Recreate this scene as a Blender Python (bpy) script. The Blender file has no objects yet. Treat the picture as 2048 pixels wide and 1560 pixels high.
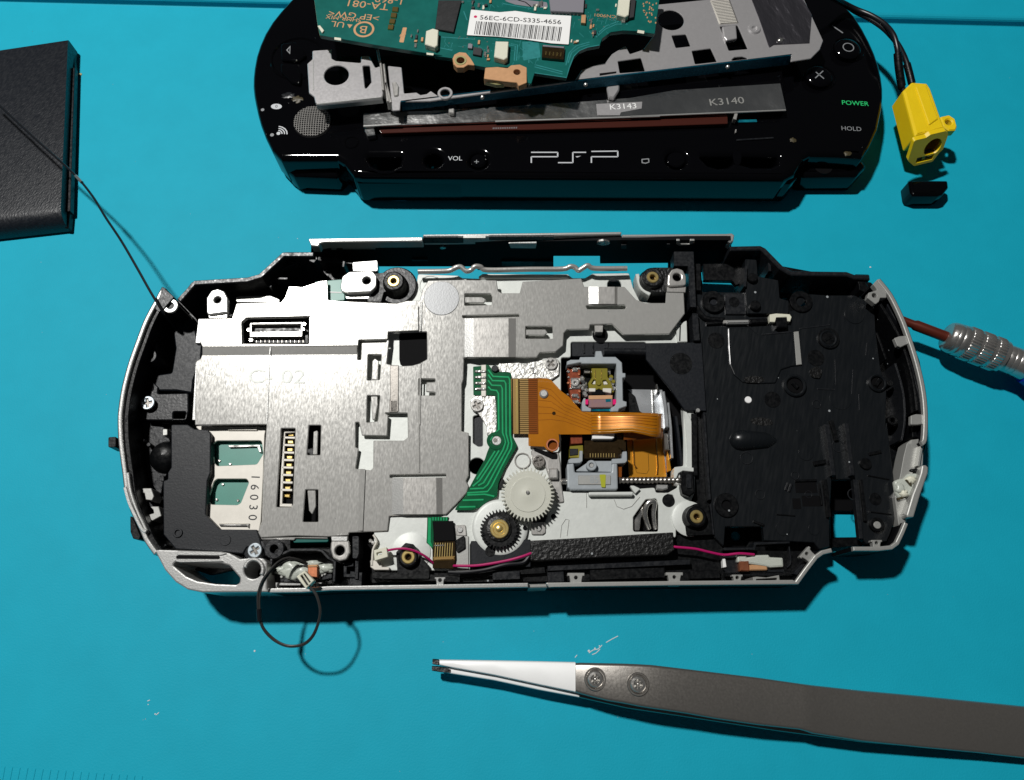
import bpy, bmesh, math, random
from mathutils import Vector
from mathutils.geometry import tessellate_polygon
random.seed(7)
S = 0.001                                   # everything below is measured in millimetres
sc = bpy.context.scene
COL = sc.collection

# ------------------------------------------------------------------ camera, world, light, exposure
W, H = 2048.0, 1560.0                       # the photograph's own size, used to read off positions
F, TH = 1400.0, math.radians(20.0)
CZ = 15.0 + F * (math.cos(TH) - (H/2-850)/F*math.sin(TH)) / 9.55
cam = bpy.data.cameras.new('camera'); co = bpy.data.objects.new('camera', cam); COL.objects.link(co)
cam.sensor_fit = 'HORIZONTAL'; cam.sensor_width = 36; cam.lens = F/W*36
cam.clip_start = 0.01; cam.clip_end = 20
co.location = (0, 0, CZ*S); co.rotation_euler = (TH, 0, 0)
sc.camera = co
w = bpy.data.worlds.new('World'); sc.world = w; w.use_nodes = True
bg = w.node_tree.nodes['Background']; bg.inputs[0].default_value = (0.80, 0.90, 1.0, 1); bg.inputs[1].default_value = 0.028
ld = bpy.data.lights.new('desk_lamp', 'POINT'); lo = bpy.data.objects.new('desk_lamp', ld); COL.objects.link(lo)
ld.energy = 18.0; ld.shadow_soft_size = 0.018; ld.color = (1.0, 0.985, 0.955)
lo.location = (-0.215, 0.24, 0.60)
sc.view_settings.view_transform = 'Standard'; sc.view_settings.look = 'None'
sc.view_settings.exposure = 0.0; sc.view_settings.gamma = 1.0
sc.render.engine = 'CYCLES'

# ------------------------------------------------------------------ measuring helpers
def ray(px, py):
    u, v = px-W/2, H/2-py
    return Vector((u, v*math.cos(TH)+F*math.sin(TH), v*math.sin(TH)-F*math.cos(TH)))
TILT = [0.0, 0.0, 0.0]                      # slope away, slope to the right, lift: how a thing leans on its base
def lean(x, y): return TILT[2]+TILT[0]*(y-8)+TILT[1]*x
def U(px, py, z):                           # where a spot of the photograph lies at height z above the thing's base plane
    d = ray(px, py); t = (z+TILT[2]-8*TILT[0]-CZ)/(d.z-TILT[0]*d.y-TILT[1]*d.x)
    return Vector((d.x*t, d.y*t, z))
def V(px, py, Y):                           # where it lies on an upright plane at depth Y
    d = ray(px, py); t = Y/d.y
    return Vector((d.x*t, Y, CZ+d.z*t-lean(d.x*t, Y)))
def crop(ox, oy, s):
    return lambda *p: [(ox+x/s, oy+y/s) for x, y in zip(p[0::2], p[1::2])]
k1 = crop(220, 440, 3.9); k2 = crop(200, 800, 3.713); k3 = crop(660, 450, 3.9); k4 = crop(660, 800, 3.713)
k5 = crop(1080, 450, 3.9); k6 = crop(1080, 800, 3.713); k7 = crop(1440, 480, 3.9); k8 = crop(1440, 800, 3.713)
t1 = crop(480, 0, 4.876); t2 = crop(860, 0, 4.452); t3 = crop(1260, 0, 4.452); t4 = crop(1500, 0, 3.7135)
t5 = crop(480, 160, 3.103); t6 = crop(1100, 160, 2.926); t7 = crop(0, 50, 2.645); t8 = crop(840, 1280, 1.695)
d5 = crop(1080, 690, 4.875); d6 = crop(1780, 600, 7.09); d7 = crop(920, 700, 7.092); d8 = crop(480, 1060, 5.2)
def at(k, x, y): return k(x, y)[0]

# ------------------------------------------------------------------ materials
def mat(name, col, metal=0.0, rough=0.5, var=0.0, vscale=300, bump=0.0, bscale=1200, stretch=None, rvar=0.0, coat=0.0,
        trans=0.0, spec=0.5, col2=None, sss=0.0, aniso=0.0, alpha=1.0, bdist=0.0002, specks=0.0):
    m = bpy.data.materials.new(name); m.use_nodes = True
    nt = m.node_tree; N = nt.nodes; L = nt.links; b = N['Principled BSDF']
    b.inputs['Base Color'].default_value = (*col, 1); b.inputs['Metallic'].default_value = metal
    b.inputs['Roughness'].default_value = rough; b.inputs['Specular IOR Level'].default_value = spec
    b.inputs['Coat Weight'].default_value = coat; b.inputs['Coat Roughness'].default_value = 0.05
    b.inputs['Transmission Weight'].default_value = trans
    b.inputs['Anisotropic'].default_value = aniso; b.inputs['Alpha'].default_value = alpha
    if sss: b.inputs['Subsurface Weight'].default_value = sss; b.inputs['Subsurface Radius'].default_value = (0.001, 0.001, 0.001)
    if var or bump or rvar:
        g = N.new('ShaderNodeNewGeometry'); mp = N.new('ShaderNodeMapping'); L.new(g.outputs['Position'], mp.inputs['Vector'])
        if stretch:
            mp.inputs['Rotation'].default_value = (0, 0, stretch[1]); 
            m2 = N.new('ShaderNodeMapping'); m2.inputs['Scale'].default_value = (1, stretch[0], 1)
            L.new(mp.outputs[0], m2.inputs['Vector']); vec = m2.outputs[0]
        else: vec = mp.outputs[0]
        plain = mp.outputs[0]
        if var or col2:
            n = N.new('ShaderNodeTexNoise'); n.inputs['Scale'].default_value = vscale; n.inputs['Detail'].default_value = 5
            n.inputs['Roughness'].default_value = 0.65
            L.new(plain, n.inputs['Vector'])
            r = N.new('ShaderNodeMix'); r.data_type = 'RGBA'
            c2 = col2 or tuple(min(1, c*(1+var)+var*0.02) for c in col); c1 = tuple(c*(1-var) for c in col) if not col2 else col
            r.inputs[6].default_value = (*c1, 1); r.inputs[7].default_value = (*c2, 1)
            mr = N.new('ShaderNodeMapRange'); mr.inputs[1].default_value = 0.3; mr.inputs[2].default_value = 0.7
            L.new(n.outputs[0], mr.inputs[0]); L.new(mr.outputs[0], r.inputs[0]); L.new(r.outputs[2], b.inputs['Base Color'])
        if rvar:
            n2 = N.new('ShaderNodeTexNoise'); n2.inputs['Scale'].default_value = bscale*0.6; n2.inputs['Detail'].default_value = 6
            L.new(vec, n2.inputs['Vector'])
            mr2 = N.new('ShaderNodeMapRange'); mr2.inputs[1].default_value = 0.3; mr2.inputs[2].default_value = 0.7
            mr2.inputs[3].default_value = max(0.02, rough-rvar); mr2.inputs[4].default_value = min(1, rough+rvar)
            L.new(n2.outputs[0], mr2.inputs[0]); L.new(mr2.outputs[0], b.inputs['Roughness'])
        if bump:
            n3 = N.new('ShaderNodeTexNoise'); n3.inputs['Scale'].default_value = bscale; n3.inputs['Detail'].default_value = 4
            L.new(vec, n3.inputs['Vector'])
            bp = N.new('ShaderNodeBump'); bp.inputs['Strength'].default_value = bump; bp.inputs['Distance'].default_value = bdist
            L.new(n3.outputs[0], bp.inputs['Height']); L.new(bp.outputs[0], b.inputs['Normal'])
    if specks:                              # dust
        g2 = N.new('ShaderNodeNewGeometry'); vo = N.new('ShaderNodeTexVoronoi'); vo.inputs['Scale'].default_value = 420
        L.new(g2.outputs['Position'], vo.inputs['Vector'])
        sep = N.new('ShaderNodeSeparateColor'); L.new(vo.outputs['Color'], sep.inputs[0])
        th = N.new('ShaderNodeMath'); th.operation = 'MULTIPLY'; th.inputs[1].default_value = specks; L.new(sep.outputs[0], th.inputs[0])
        lt = N.new('ShaderNodeMath'); lt.operation = 'LESS_THAN'; L.new(vo.outputs['Distance'], lt.inputs[0]); L.new(th.outputs[0], lt.inputs[1])
        pick = N.new('ShaderNodeMath'); pick.operation = 'LESS_THAN'; pick.inputs[1].default_value = 0.3; L.new(sep.outputs[1], pick.inputs[0])
        both = N.new('ShaderNodeMath'); both.operation = 'MULTIPLY'; L.new(lt.outputs[0], both.inputs[0]); L.new(pick.outputs[0], both.inputs[1])
        mx = N.new('ShaderNodeMix'); mx.data_type = 'RGBA'; mx.inputs[7].default_value = (0.30, 0.32, 0.33, 1)
        src = [l for l in L if l.to_socket == b.inputs['Base Color']]
        if src: L.new(src[0].from_socket, mx.inputs[6])
        else: mx.inputs[6].default_value = (*col, 1)
        L.new(both.outputs[0], mx.inputs[0]); L.new(mx.outputs[2], b.inputs['Base Color'])
    return m
M = {}
def dm(key, *a, **k): M[key] = mat(key, *a, **k)
dm('silicone', (0.004, 0.345, 0.475), rough=0.62, var=0.035, vscale=90, bump=0.22, bscale=2600, spec=0.2, specks=0.035)
dm('black', (0.0022, 0.0025, 0.003), rough=0.38, bump=0.14, bscale=2200, rvar=0.12, spec=0.3, specks=0.09)
dm('tray_black', (0.0055, 0.0068, 0.0082), rough=0.32, bump=0.035, bscale=3200, stretch=(0.10, 0.25), rvar=0.07, spec=0.5, specks=0.12)
dm('grey_black', (0.009, 0.010, 0.012), rough=0.38, bump=0.18, bscale=2000, rvar=0.14, spec=0.4, specks=0.09)
dm('slate', (0.0055, 0.007, 0.010), rough=0.46, bump=0.1, bscale=2600, rvar=0.06, spec=0.32, specks=0.06)
dm('foam', (0.003, 0.003, 0.003), rough=0.42, bump=1.0, bscale=1500, spec=0.45, specks=0.12)
dm('deep', (0.002, 0.002, 0.0025), rough=0.7, spec=0.1)
dm('gloss', (0.0015, 0.0015, 0.002), rough=0.08, spec=0.27, rvar=0.03, bump=0.02, bscale=200, specks=0.03)
dm('leather', (0.007, 0.0088, 0.0125), rough=0.40, bump=0.45, bscale=2600, stretch=(0.5, 0.4), rvar=0.08)
dm('silver', (0.52, 0.52, 0.505), metal=0.6, rough=0.34, var=0.08, vscale=3500, bump=0.12, bscale=3500)
dm('dull_silver', (0.40, 0.40, 0.38), metal=0.45, rough=0.4, var=0.06, vscale=2500, bump=0.06, bscale=3000)
dm('steel', (0.62, 0.61, 0.58), metal=0.55, rough=0.215, var=0.02, vscale=2600, bump=0.035, bscale=5200, stretch=(0.3, 0.02), rvar=0.045, specks=0.05)
dm('satin', (0.52, 0.505, 0.48), metal=0.58, rough=0.33, var=0.03, vscale=2500, bump=0.05, bscale=4500, stretch=(0.3, 0.02), rvar=0.06)
dm('bracket', (0.56, 0.545, 0.55), metal=0.62, rough=0.34, var=0.012, vscale=300, rvar=0.03, bump=0.02, bscale=3000)
dm('mirror', (0.66, 0.66, 0.65), metal=0.96, rough=0.2, rvar=0.08, bump=0.6, bscale=110, bdist=.0012)
dm('chrome', (0.80, 0.78, 0.74), metal=0.93, rough=0.22, rvar=0.08, bump=0.05)
dm('chassis', (0.60, 0.62, 0.59), metal=0.15, rough=0.5, var=0.05, vscale=500, bump=0.1, bscale=1500)
dm('cast', (0.60, 0.59, 0.56), metal=0.7, rough=0.38, var=0.12, vscale=700, bump=1.0, bscale=1100)
dm('beige', (0.62, 0.59, 0.53), metal=0.15, rough=0.5, var=0.05, vscale=600)
dm('housing', (0.33, 0.36, 0.38), metal=0.1, rough=0.42, var=0.06, vscale=700, bump=0.1)
dm('green', (0.001, 0.085, 0.030), rough=0.2, var=0.2, vscale=300, coat=0.8)
dm('trace', (0.018, 0.40, 0.15), metal=0.2, rough=0.22, var=0.12, vscale=500, coat=0.8)
dm('kapton', (0.56, 0.195, 0.004), metal=0.25, rough=0.24, var=0.22, vscale=70, coat=0.8, alpha=0.84)
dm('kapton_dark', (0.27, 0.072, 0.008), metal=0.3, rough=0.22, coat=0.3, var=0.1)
dm('kapton_gold', (0.40, 0.25, 0.085), metal=0.4, rough=0.28, coat=0.5)
dm('kapton_brown', (0.045, 0.026, 0.008), metal=0.6, rough=0.2, coat=0.6, var=0.3, vscale=900)
dm('amber', (0.75, 0.33, 0.03), metal=0.55, rough=0.28)
dm('brass', (0.66, 0.50, 0.19), metal=0.75, rough=0.3, var=0.12, vscale=2000)
dm('gold', (0.80, 0.58, 0.20), metal=1.0, rough=0.25)
dm('copper', (0.55, 0.20, 0.10), metal=0.85, rough=0.38, var=0.2, vscale=1500)
dm('copper_pad', (0.58, 0.32, 0.16), metal=0.25, rough=0.42, var=0.08, vscale=800)
dm('board_edge', (0.33, 0.30, 0.13), rough=0.5)
dm('pcb', (0.002, 0.105, 0.090), rough=0.30, var=0.14, vscale=260, coat=0.3)
dm('pcb_light', (0.025, 0.20, 0.20), rough=0.3, var=0.15, vscale=700, coat=0.3)
dm('pcb_inner', (0.045, 0.225, 0.175), rough=0.4, var=0.05)
dm('solder', (0.80, 0.78, 0.74), metal=0.9, rough=0.22, bump=0.4, bscale=1500)
dm('paper', (0.80, 0.80, 0.79), rough=0.55)
dm('ink', (0.02, 0.02, 0.022), rough=0.6)
dm('red_ink', (0.55, 0.01, 0.10), rough=0.5)
dm('cream', (0.66, 0.65, 0.53), rough=0.42, sss=0.1)
dm('chip', (0.010, 0.010, 0.011), rough=0.5, bump=0.6, bscale=1200, stretch=(0.3, 0.6))
dm('chip_grey', (0.25, 0.24, 0.27), rough=0.4, metal=0.2)
dm('print_white', (0.50, 0.52, 0.54), rough=0.5)
dm('print_dim', (0.22, 0.23, 0.24), rough=0.5)
dm('print_green', (0.02, 0.55, 0.16), rough=0.5)
dm('yellow', (0.80, 0.56, 0.008), rough=0.38, sss=0.1, var=0.03)
dm('orange_in', (0.30, 0.11, 0.004), rough=0.5)
dm('ceramic', (0.86, 0.865, 0.86), rough=0.34, sss=0.2, var=0.015, vscale=200)
dm('tweezer_steel', (0.28, 0.262, 0.24), metal=0.78, rough=0.32, var=0.02, vscale=2500, rvar=0.05, bump=0.03, bscale=4000, specks=0.05)
dm('brown', (0.115, 0.022, 0.012), metal=0.4, rough=0.32)
dm('blue', (0.006, 0.02, 0.30), rough=0.35)
dm('pink', (0.40, 0.008, 0.11), rough=0.36)
dm('wire', (0.006, 0.006, 0.008), rough=0.36)
dm('wire_grey', (0.028, 0.027, 0.026), rough=0.4)
dm('glue', (0.55, 0.58, 0.52), rough=0.32, trans=0.15, sss=0.3, bump=0.3, bscale=400)
dm('gear_white', (0.66, 0.66, 0.58), rough=0.24, sss=0.5, bump=0.1, bscale=500, coat=0.4, alpha=0.88)
dm('prism', (0.34, 0.22, 0.27), rough=0.18, metal=0.3, col2=(0.42, 0.25, 0.22), var=0.1, vscale=500)
dm('magenta', (0.75, 0.01, 0.16), rough=0.3)
dm('lens_blue', (0.01, 0.16, 0.28), rough=0.08, metal=0.6, col2=(0.02, 0.45, 0.55), var=0.1, vscale=700)
dm('olive', (0.26, 0.22, 0.025), metal=0.5, rough=0.35)
dm('lime', (0.36, 0.38, 0.01), rough=0.45)
dm('screw_blue', (0.50, 0.56, 0.60), metal=0.8, rough=0.35)
dm('polariser', (0.05, 0.012, 0.008), rough=0.25)
dm('dimple', (0.27, 0.275, 0.28), metal=0.5, rough=0.42, bump=0.1, bscale=3000)
dm('wall_black', (0.003, 0.003, 0.004), rough=0.6, spec=0.12)
dm('residue', (0.05, 0.04, 0.018), rough=0.5)
dm('foil', (0.66, 0.68, 0.70), metal=0.7, rough=0.26, rvar=0.08, bump=0.12, bscale=400)
dm('reflection_blue', (0.002, 0.085, 0.14), metal=0.45, rough=0.26, var=0.12, vscale=60, rvar=0.06)  # blue of the mat's reflection on the flange, put into the colour
dm('copper_red', (0.28, 0.06, 0.025), metal=0.6, rough=0.34, var=0.3, vscale=1500)
dm('nickel', (0.50, 0.485, 0.46), metal=0.84, rough=0.25, rvar=0.07, bump=0.05, bscale=3000)
dm('dust', (0.55, 0.60, 0.62), rough=0.7)
dm('tape', (0.20, 0.19, 0.215), metal=0.9, rough=0.27, bump=1.0, bscale=260, stretch=(0.35, -0.3), rvar=0.12, bdist=.0012)

# ------------------------------------------------------------------ mesh helpers
ORG = {}
def root(name, px, py, label, cat, group=None):
    o = bpy.data.objects.new(name, None); COL.objects.link(o); o.empty_display_size = 0.005
    p = U(px, py, 0); o.location = p*S; ORG[o.name] = p
    o['label'] = label; o['category'] = cat
    if group: o['group'] = group
    return o
def mk(name, verts, faces, m, par=None, smooth=False, label=None):
    org = ORG[par.name] if par else Vector((0, 0, 0))
    me = bpy.data.meshes.new(name); me.from_pydata([tuple((Vector(v)+Vector((0, 0, lean(v[0], v[1])))-org)*S) for v in verts], [], faces)
    bm = bmesh.new(); bm.from_mesh(me); bmesh.ops.remove_doubles(bm, verts=bm.verts, dist=1e-8)
    bmesh.ops.recalc_face_normals(bm, faces=bm.faces); bm.to_mesh(me); bm.free()
    me.materials.append(M[m] if isinstance(m, str) else m)
    if smooth:
        me.polygons.foreach_set('use_smooth', [True]*len(me.polygons)); me.set_sharp_from_angle(angle=math.radians(38))
    o = bpy.data.objects.new(name, me); COL.objects.link(o)
    if par: o.parent = par
    ORG[o.name] = org
    if label: o['label'] = label
    return o
def area2(p): return sum(p[i][0]*p[(i+1) % len(p)][1]-p[(i+1) % len(p)][0]*p[i][1] for i in range(len(p)))/2
def clean(p):
    q = []
    for a in p:
        if not q or (a[0]-q[-1][0])**2+(a[1]-q[-1][1])**2 > 1e-6: q.append(a)
    if len(q) > 2 and (q[0][0]-q[-1][0])**2+(q[0][1]-q[-1][1])**2 < 1e-6: q.pop()
    return q
def fillet(p, r):
    if r <= 0: return p
    n = len(p); out = []
    for i in range(n):
        a, b, c = Vector(p[i-1]), Vector(p[i]), Vector(p[(i+1) % n])
        u, v = a-b, c-b
        if u.length < 1e-6 or v.length < 1e-6: continue
        ang = u.angle(v, 0)
        if ang < 0.15 or ang > math.pi-0.12: out.append((b.x, b.y)); continue
        t = min(r/math.tan(ang/2), u.length*0.45, v.length*0.45)
        p0, p2 = b+u.normalized()*t, b+v.normalized()*t
        k = 3
        for j in range(k+1):
            s = j/k; q = p0*(1-s)**2+b*2*s*(1-s)+p2*s*s; out.append((q.x, q.y))
    return out
def inset(p, d):                            # d>0 shrinks a counter-clockwise loop
    n = len(p); out = []
    for i in range(n):
        a, b, c = p[i-1], p[i], p[(i+1) % n]
        e1 = Vector((b[0]-a[0], b[1]-a[1])).normalized(); e2 = Vector((c[0]-b[0], c[1]-b[1])).normalized()
        n1, n2 = Vector((-e1.y, e1.x)), Vector((-e2.y, e2.x))
        m = n1+n2
        if m.length < 1e-4: m = n1.copy()
        m.normalize(); k = d/max(0.45, m.dot(n1)); out.append((b[0]+m.x*k, b[1]+m.y*k))
    return out
def circ(cx, cy, r, n=24): return [(cx+r*math.cos(2*math.pi*i/n), cy+r*math.sin(2*math.pi*i/n)) for i in range(n)]
def prism(loops, z0, z1, b, steps, fn):
    """loops: outer then holes (2D mm); fn maps (x, y, z) to 3D. Returns verts, faces."""
    L = []
    for i, p in enumerate(loops):
        p = clean(p)
        if (area2(p) > 0) != (i == 0): p = p[::-1]
        L.append(p)
    rings = []
    zs = [(0, z0)]+[(b*(1-math.cos(math.pi/2*s/steps)), z1-b+b*math.sin(math.pi/2*s/steps)) for s in range(steps+1)] if b > 0 else [(0, z0), (0, z1)]
    verts, faces, start = [], [], []
    for p in L:
        st = []
        for d, z in zs:
            q = inset(p, d) if d > 0 else p
            st.append(len(verts)); verts += [fn(x, y, z) for x, y in q]
        start.append((st, len(p)))
    for st, n in start:
        for a, c in zip(st[:-1], st[1:]):
            for i in range(n): j = (i+1) % n; faces.append((a+i, a+j, c+j, c+i))
    for lvl in (0, len(zs)-1):
        polys, idx = [], []
        for (st, n), p in zip(start, L):
            q = inset(p, zs[lvl][0]) if zs[lvl][0] > 0 else p
            polys.append([Vector((x, y, 0)) for x, y in q]); idx += [st[lvl]+i for i in range(n)]
        for t in tessellate_polygon(polys): faces.append(tuple(idx[i] for i in t))
    return verts, faces
def to2(pts, z): return [(U(x, y, z).x, U(x, y, z).y) for x, y in pts]
def loop2(h, z, r):
    if isinstance(h, tuple) and h[0] == 'c': c = U(h[1], h[2], z); return circ(c.x, c.y, h[3])
    return fillet(clean(to2(h, z)), r)
def plate(name, par, pts, z0, z1, m, holes=(), r=0.25, b=0.1, steps=1, label=None, smooth=False, hr=None):
    loops = [loop2(pts, z1, r)]+[loop2(h, z1, hr if hr is not None else r) for h in holes]
    v, f = prism(loops, z0, z1, min(b, (z1-z0)*0.9), steps, lambda x, y, z: (x, y, z))
    return mk(name, v, f, m, par, smooth, label)
def vplate(name, par, pts, Y, t, m, holes=(), r=0.15, b=0.0):
    """an upright panel drawn in the plane y=Y, t thick towards +y"""
    L = [fillet(clean([(V(x, y, Y).x, V(x, y, Y).z) for x, y in p]), r) for p in [pts]+list(holes)]
    v, f = prism(L, 0, t, b, 1, lambda x, z, d: (x, Y+t-d, z))
    return mk(name, v, f, m, par)
def poly3(name, par, pts, t, m, smooth=False):
    """a slab through pts (px, py, z), t thick"""
    P = [U(*p) for p in pts]; n = len(P)
    v = P+[p-Vector((0, 0, t)) for p in P]
    c = [tuple(range(n)), tuple(range(2*n-1, n-1, -1))]+[(i, (i+1) % n, n+(i+1) % n, n+i) for i in range(n)]
    return mk(name, v, c, m, par, smooth)
def bar(name, par, a, c, wd, z0, z1, m, b=0.08, r=0.05):
    A, B = U(*a, z1), U(*c, z1); e = (B-A).to_2d().normalized(); n = Vector((-e.y, e.x))*wd/2
    A, B = A.to_2d(), B.to_2d(); L = [tuple(A-n), tuple(B-n), tuple(B+n), tuple(A+n)]
    v, f = prism([fillet(L, r)], z0, z1, min(b, (z1-z0)*.9), 1, lambda x, y, z: (x, y, z))
    return mk(name, v, f, m, par)
def strip2(path, wd, side=0):
    n = len(path); Lp, Rp = [], []
    for i in range(n):
        a = Vector(path[max(0, i-1)]); c = Vector(path[min(n-1, i+1)]); e = (c-a).normalized(); k = Vector((-e.y, e.x)); p = Vector(path[i])
        if side == 0: Lp.append(tuple(p+k*wd/2)); Rp.append(tuple(p-k*wd/2))
        else: Lp.append(tuple(p)); Rp.append(tuple(p+k*wd*side))
    return Lp+Rp[::-1]
def smooth_path(p, per=4):
    out = []
    for i in range(len(p)-1):
        p0, p1, p2, p3 = [Vector(p[max(0, min(len(p)-1, i+j))]) for j in (-1, 0, 1, 2)]
        for s in range(per):
            t = s/per; out.append(tuple(0.5*((2*p1)+(p2-p0)*t+(2*p0-5*p1+4*p2-p3)*t*t+(3*p1-p0-3*p2+p3)*t**3)))
    out.append(tuple(p[-1])); return out
def rim(name, par, pts, wd, z0, z1, m, side=0, b=0.12, sm=0, steps=1):
    p = to2(pts, z1)
    if sm: p = smooth_path(p, sm)
    v, f = prism([strip2(p, wd, side)], z0, z1, b, steps, lambda x, y, z: (x, y, z))
    return mk(name, v, f, m, par)
def crim(par, pts, wd, m, side=0, sm=0, b=.2):
    o = rim('case_rim', par, pts, wd, RZ-.9, RZ, m, side, b, sm, 2)
    rim('rim_wall', o, pts, wd*.9, FL-1, RZ-.92, 'wall_black', side, 0.05, sm)
    return o
def lathe(name, par, px, py, prof, m, n=28, zr=None, smooth=True, caps=True):
    zr = max(z for r, z in prof) if zr is None else zr
    c = U(px, py, zr); v, f = [], []
    for r, z in prof: v += [(c.x+r*math.cos(2*math.pi*i/n), c.y+r*math.sin(2*math.pi*i/n), z) for i in range(n)]
    for k in range(len(prof)-1):
        for i in range(n): j = (i+1) % n; f.append((k*n+i, k*n+j, (k+1)*n+j, (k+1)*n+i))
    if caps and prof[0][0] > 1e-3: f.append(tuple(range(n)))
    if caps and prof[-1][0] > 1e-3: f.append(tuple((len(prof)-1)*n+i for i in range(n)))
    return mk(name, v, f, m, par, smooth)
def ring(name, par, px, py, r1, r0, z0, z1, m, n=28, b=0.12):
    return lathe(name, par, px, py, [(r0, z0), (r1, z0), (r1, z1-b), (r1-b, z1), (r0+b, z1), (r0, z1-b), (r0, z0)], m, n, caps=False)
def disc(name, par, px, py, r, z0, z1, m, n=28, b=0.1):
    return lathe(name, par, px, py, [(r, z0), (r, z1-b), (r-b, z1), (0.001, z1)], m, n)
def sweep(P, rad, n=10):
    P = [Vector(p) for p in P]; v, f = [], []
    up = Vector((0, 0, 1)); k = len(P)
    rads = rad if isinstance(rad, list) else [rad]*k
    for i in range(k):
        t = (P[min(k-1, i+1)]-P[max(0, i-1)]).normalized()
        x = t.cross(up)
        if x.length < 1e-3: x = Vector((1, 0, 0))
        x.normalize(); y = x.cross(t).normalized()
        v += [P[i]+(x*math.cos(2*math.pi*j/n)+y*math.sin(2*math.pi*j/n))*rads[i] for j in range(n)]
    for i in range(k-1):
        for j in range(n): q = (j+1) % n; f.append((i*n+j, i*n+q, (i+1)*n+q, (i+1)*n+j))
    f.append(tuple(range(n))); f.append(tuple((k-1)*n+j for j in range(n)))
    return v, f
def tube(name, par, pts, rad, m, n=10, per=5):
    P = [U(*p) for p in pts]
    if per > 1 and len(P) > 2: P = smooth_path(P, per)
    v, f = sweep(P, rad, n); return mk(name, v, f, m, par, True)
def turned(name, par, a, c, prof, m, n=24, flutes=None):
    """a turned body along the line a->c (mm points); prof = (distance along, radius)"""
    A, B = Vector(a), Vector(c); t = (B-A).normalized(); x = t.cross(Vector((0, 0, 1))).normalized(); y = x.cross(t)
    v, f = [], []
    for d, r in prof:
        for j in range(n):
            rr = r*(1-(flutes if (flutes and j % 2) else 0)); an = 2*math.pi*j/n
            v.append(A+t*d+(x*math.cos(an)+y*math.sin(an))*rr)
    for i in range(len(prof)-1):
        for j in range(n): q = (j+1) % n; f.append((i*n+j, i*n+q, (i+1)*n+q, (i+1)*n+j))
    f.append(tuple(range(n))); f.append(tuple((len(prof)-1)*n+j for j in range(n)))
    return mk(name, v, f, m, par, True)
def text(name, par, s, px, py, h, z, rot, m, ex=0.03, sx=1.0, align='CENTER'):
    cu = bpy.data.curves.new('t', 'FONT'); cu.body = s; cu.align_x = align; cu.align_y = 'CENTER'; cu.extrude = 0.0
    cu.resolution_u = 3
    o = bpy.data.objects.new('t', cu); me0 = bpy.data.meshes.new_from_object(o)
    c = U(px, py, z); a = math.radians(rot); hh = h/0.7; v = []
    for p in me0.vertices:
        x, y = p.co.x*hh*sx, p.co.y*hh; v.append((c.x+x*math.cos(a)-y*math.sin(a), c.y+x*math.sin(a)+y*math.cos(a), z+ex))
    f = [tuple(p.vertices) for p in me0.polygons]
    bpy.data.objects.remove(o); bpy.data.meshes.remove(me0); bpy.data.curves.remove(cu)
    return mk(name, v, f, m, par)
def stroke(name, par, pts, wd, z, m, t=0.03, sm=0):
    p = to2(pts, z)
    if sm: p = smooth_path(p, sm)
    v, f = prism([strip2(p, wd)], z, z+t, 0, 1, lambda x, y, zz: (x, y, zz)); return mk(name, v, f, m, par)
def screw(par, px, py, z, r, m='screw_blue', dep=0.35, rot=0.3, name='screw'):
    c = U(px, py, z); g = r*0.62; q = r*0.15; cr = []
    for i in range(4):
        a = rot+i*math.pi/2
        for (x, y) in ((g, -q), (g, q), (q, q)): cr.append((c.x+x*math.cos(a)-y*math.sin(a), c.y+x*math.sin(a)+y*math.cos(a)))
    v, f = prism([circ(c.x, c.y, r, 24), cr], z-dep, z, 0.16, 2, lambda x, y, zz: (x, y, zz))
    o = mk(name, v, f, m, par)
    disc('slot_floor', o if o.parent and o.parent.parent is None else par, px, py, r*0.75, z-dep-0.4, z-dep+0.02, 'tweezer_steel', 16, 0.02)
    return o
def gear(name, par, px, py, ro, ri, teeth, z0, z1, m, hole=None):
    c = U(px, py, z1); P = []
    for i in range(teeth):
        for fr, rr in ((0.0, ri), (0.28, ri), (0.45, ro), (0.68, ro), (0.85, ri)):
            a = 2*math.pi*(i+fr)/teeth; P.append((c.x+rr*math.cos(a), c.y+rr*math.sin(a)))
    L = [P]+([circ(c.x, c.y, hole)] if hole else [])
    v, f = prism(L, z0, z1, 0.06, 1, lambda x, y, z: (x, y, z)); return mk(name, v, f, m, par)
def pxl(mm, px, py, z):                     # how many photograph pixels a length takes at a spot
    return mm/((U(px+1, py, z)-U(px, py, z)).length)

# ================================================================== the mat
def build_mat():
    # one silicone sheet with a raised border across the far end
    a, c = U(0, 4, 0), U(2048, 54, 0); e = (c-a).normalized(); n = Vector((-e.y, e.x, 0))
    prof = [(-400, 0), (-0.3, 0), (0.0, 0.1), (0.12, 0.4), (0.2, 1.5), (0.4, 1.95), (0.8, 2.3), (1.4, 2.5), (400, 2.5)]
    v, f = [], []
    for s in (-500, 700):
        for d, z in prof: p = a+e*s+n*d; v.append((p.x, p.y, z))
    k = len(prof)
    for i in range(k-1): f.append((i, i+1, k+i+1, k+i))
    o = mk('work_mat', v, f, 'silicone'); o['kind'] = 'structure'; o['label'] = 'teal silicone repair mat under everything'
    return o
matt = build_mat()
for i in range(26):                         # ruler ticks moulded along the near left corner
    x = 2+i*15.3; y0 = 1533+i*1.05+(6 if i > 18 else 0)
    h = 30 if i % 8 else 34
    p = [(x+6, y0), (x+8.5, y0), (x+8.5-6, y0+h), (x-6, y0+h)]
    o = plate('ruler_tick', matt, p, -0.05, 0.09, 'silicone', r=0, b=0.08)
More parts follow.
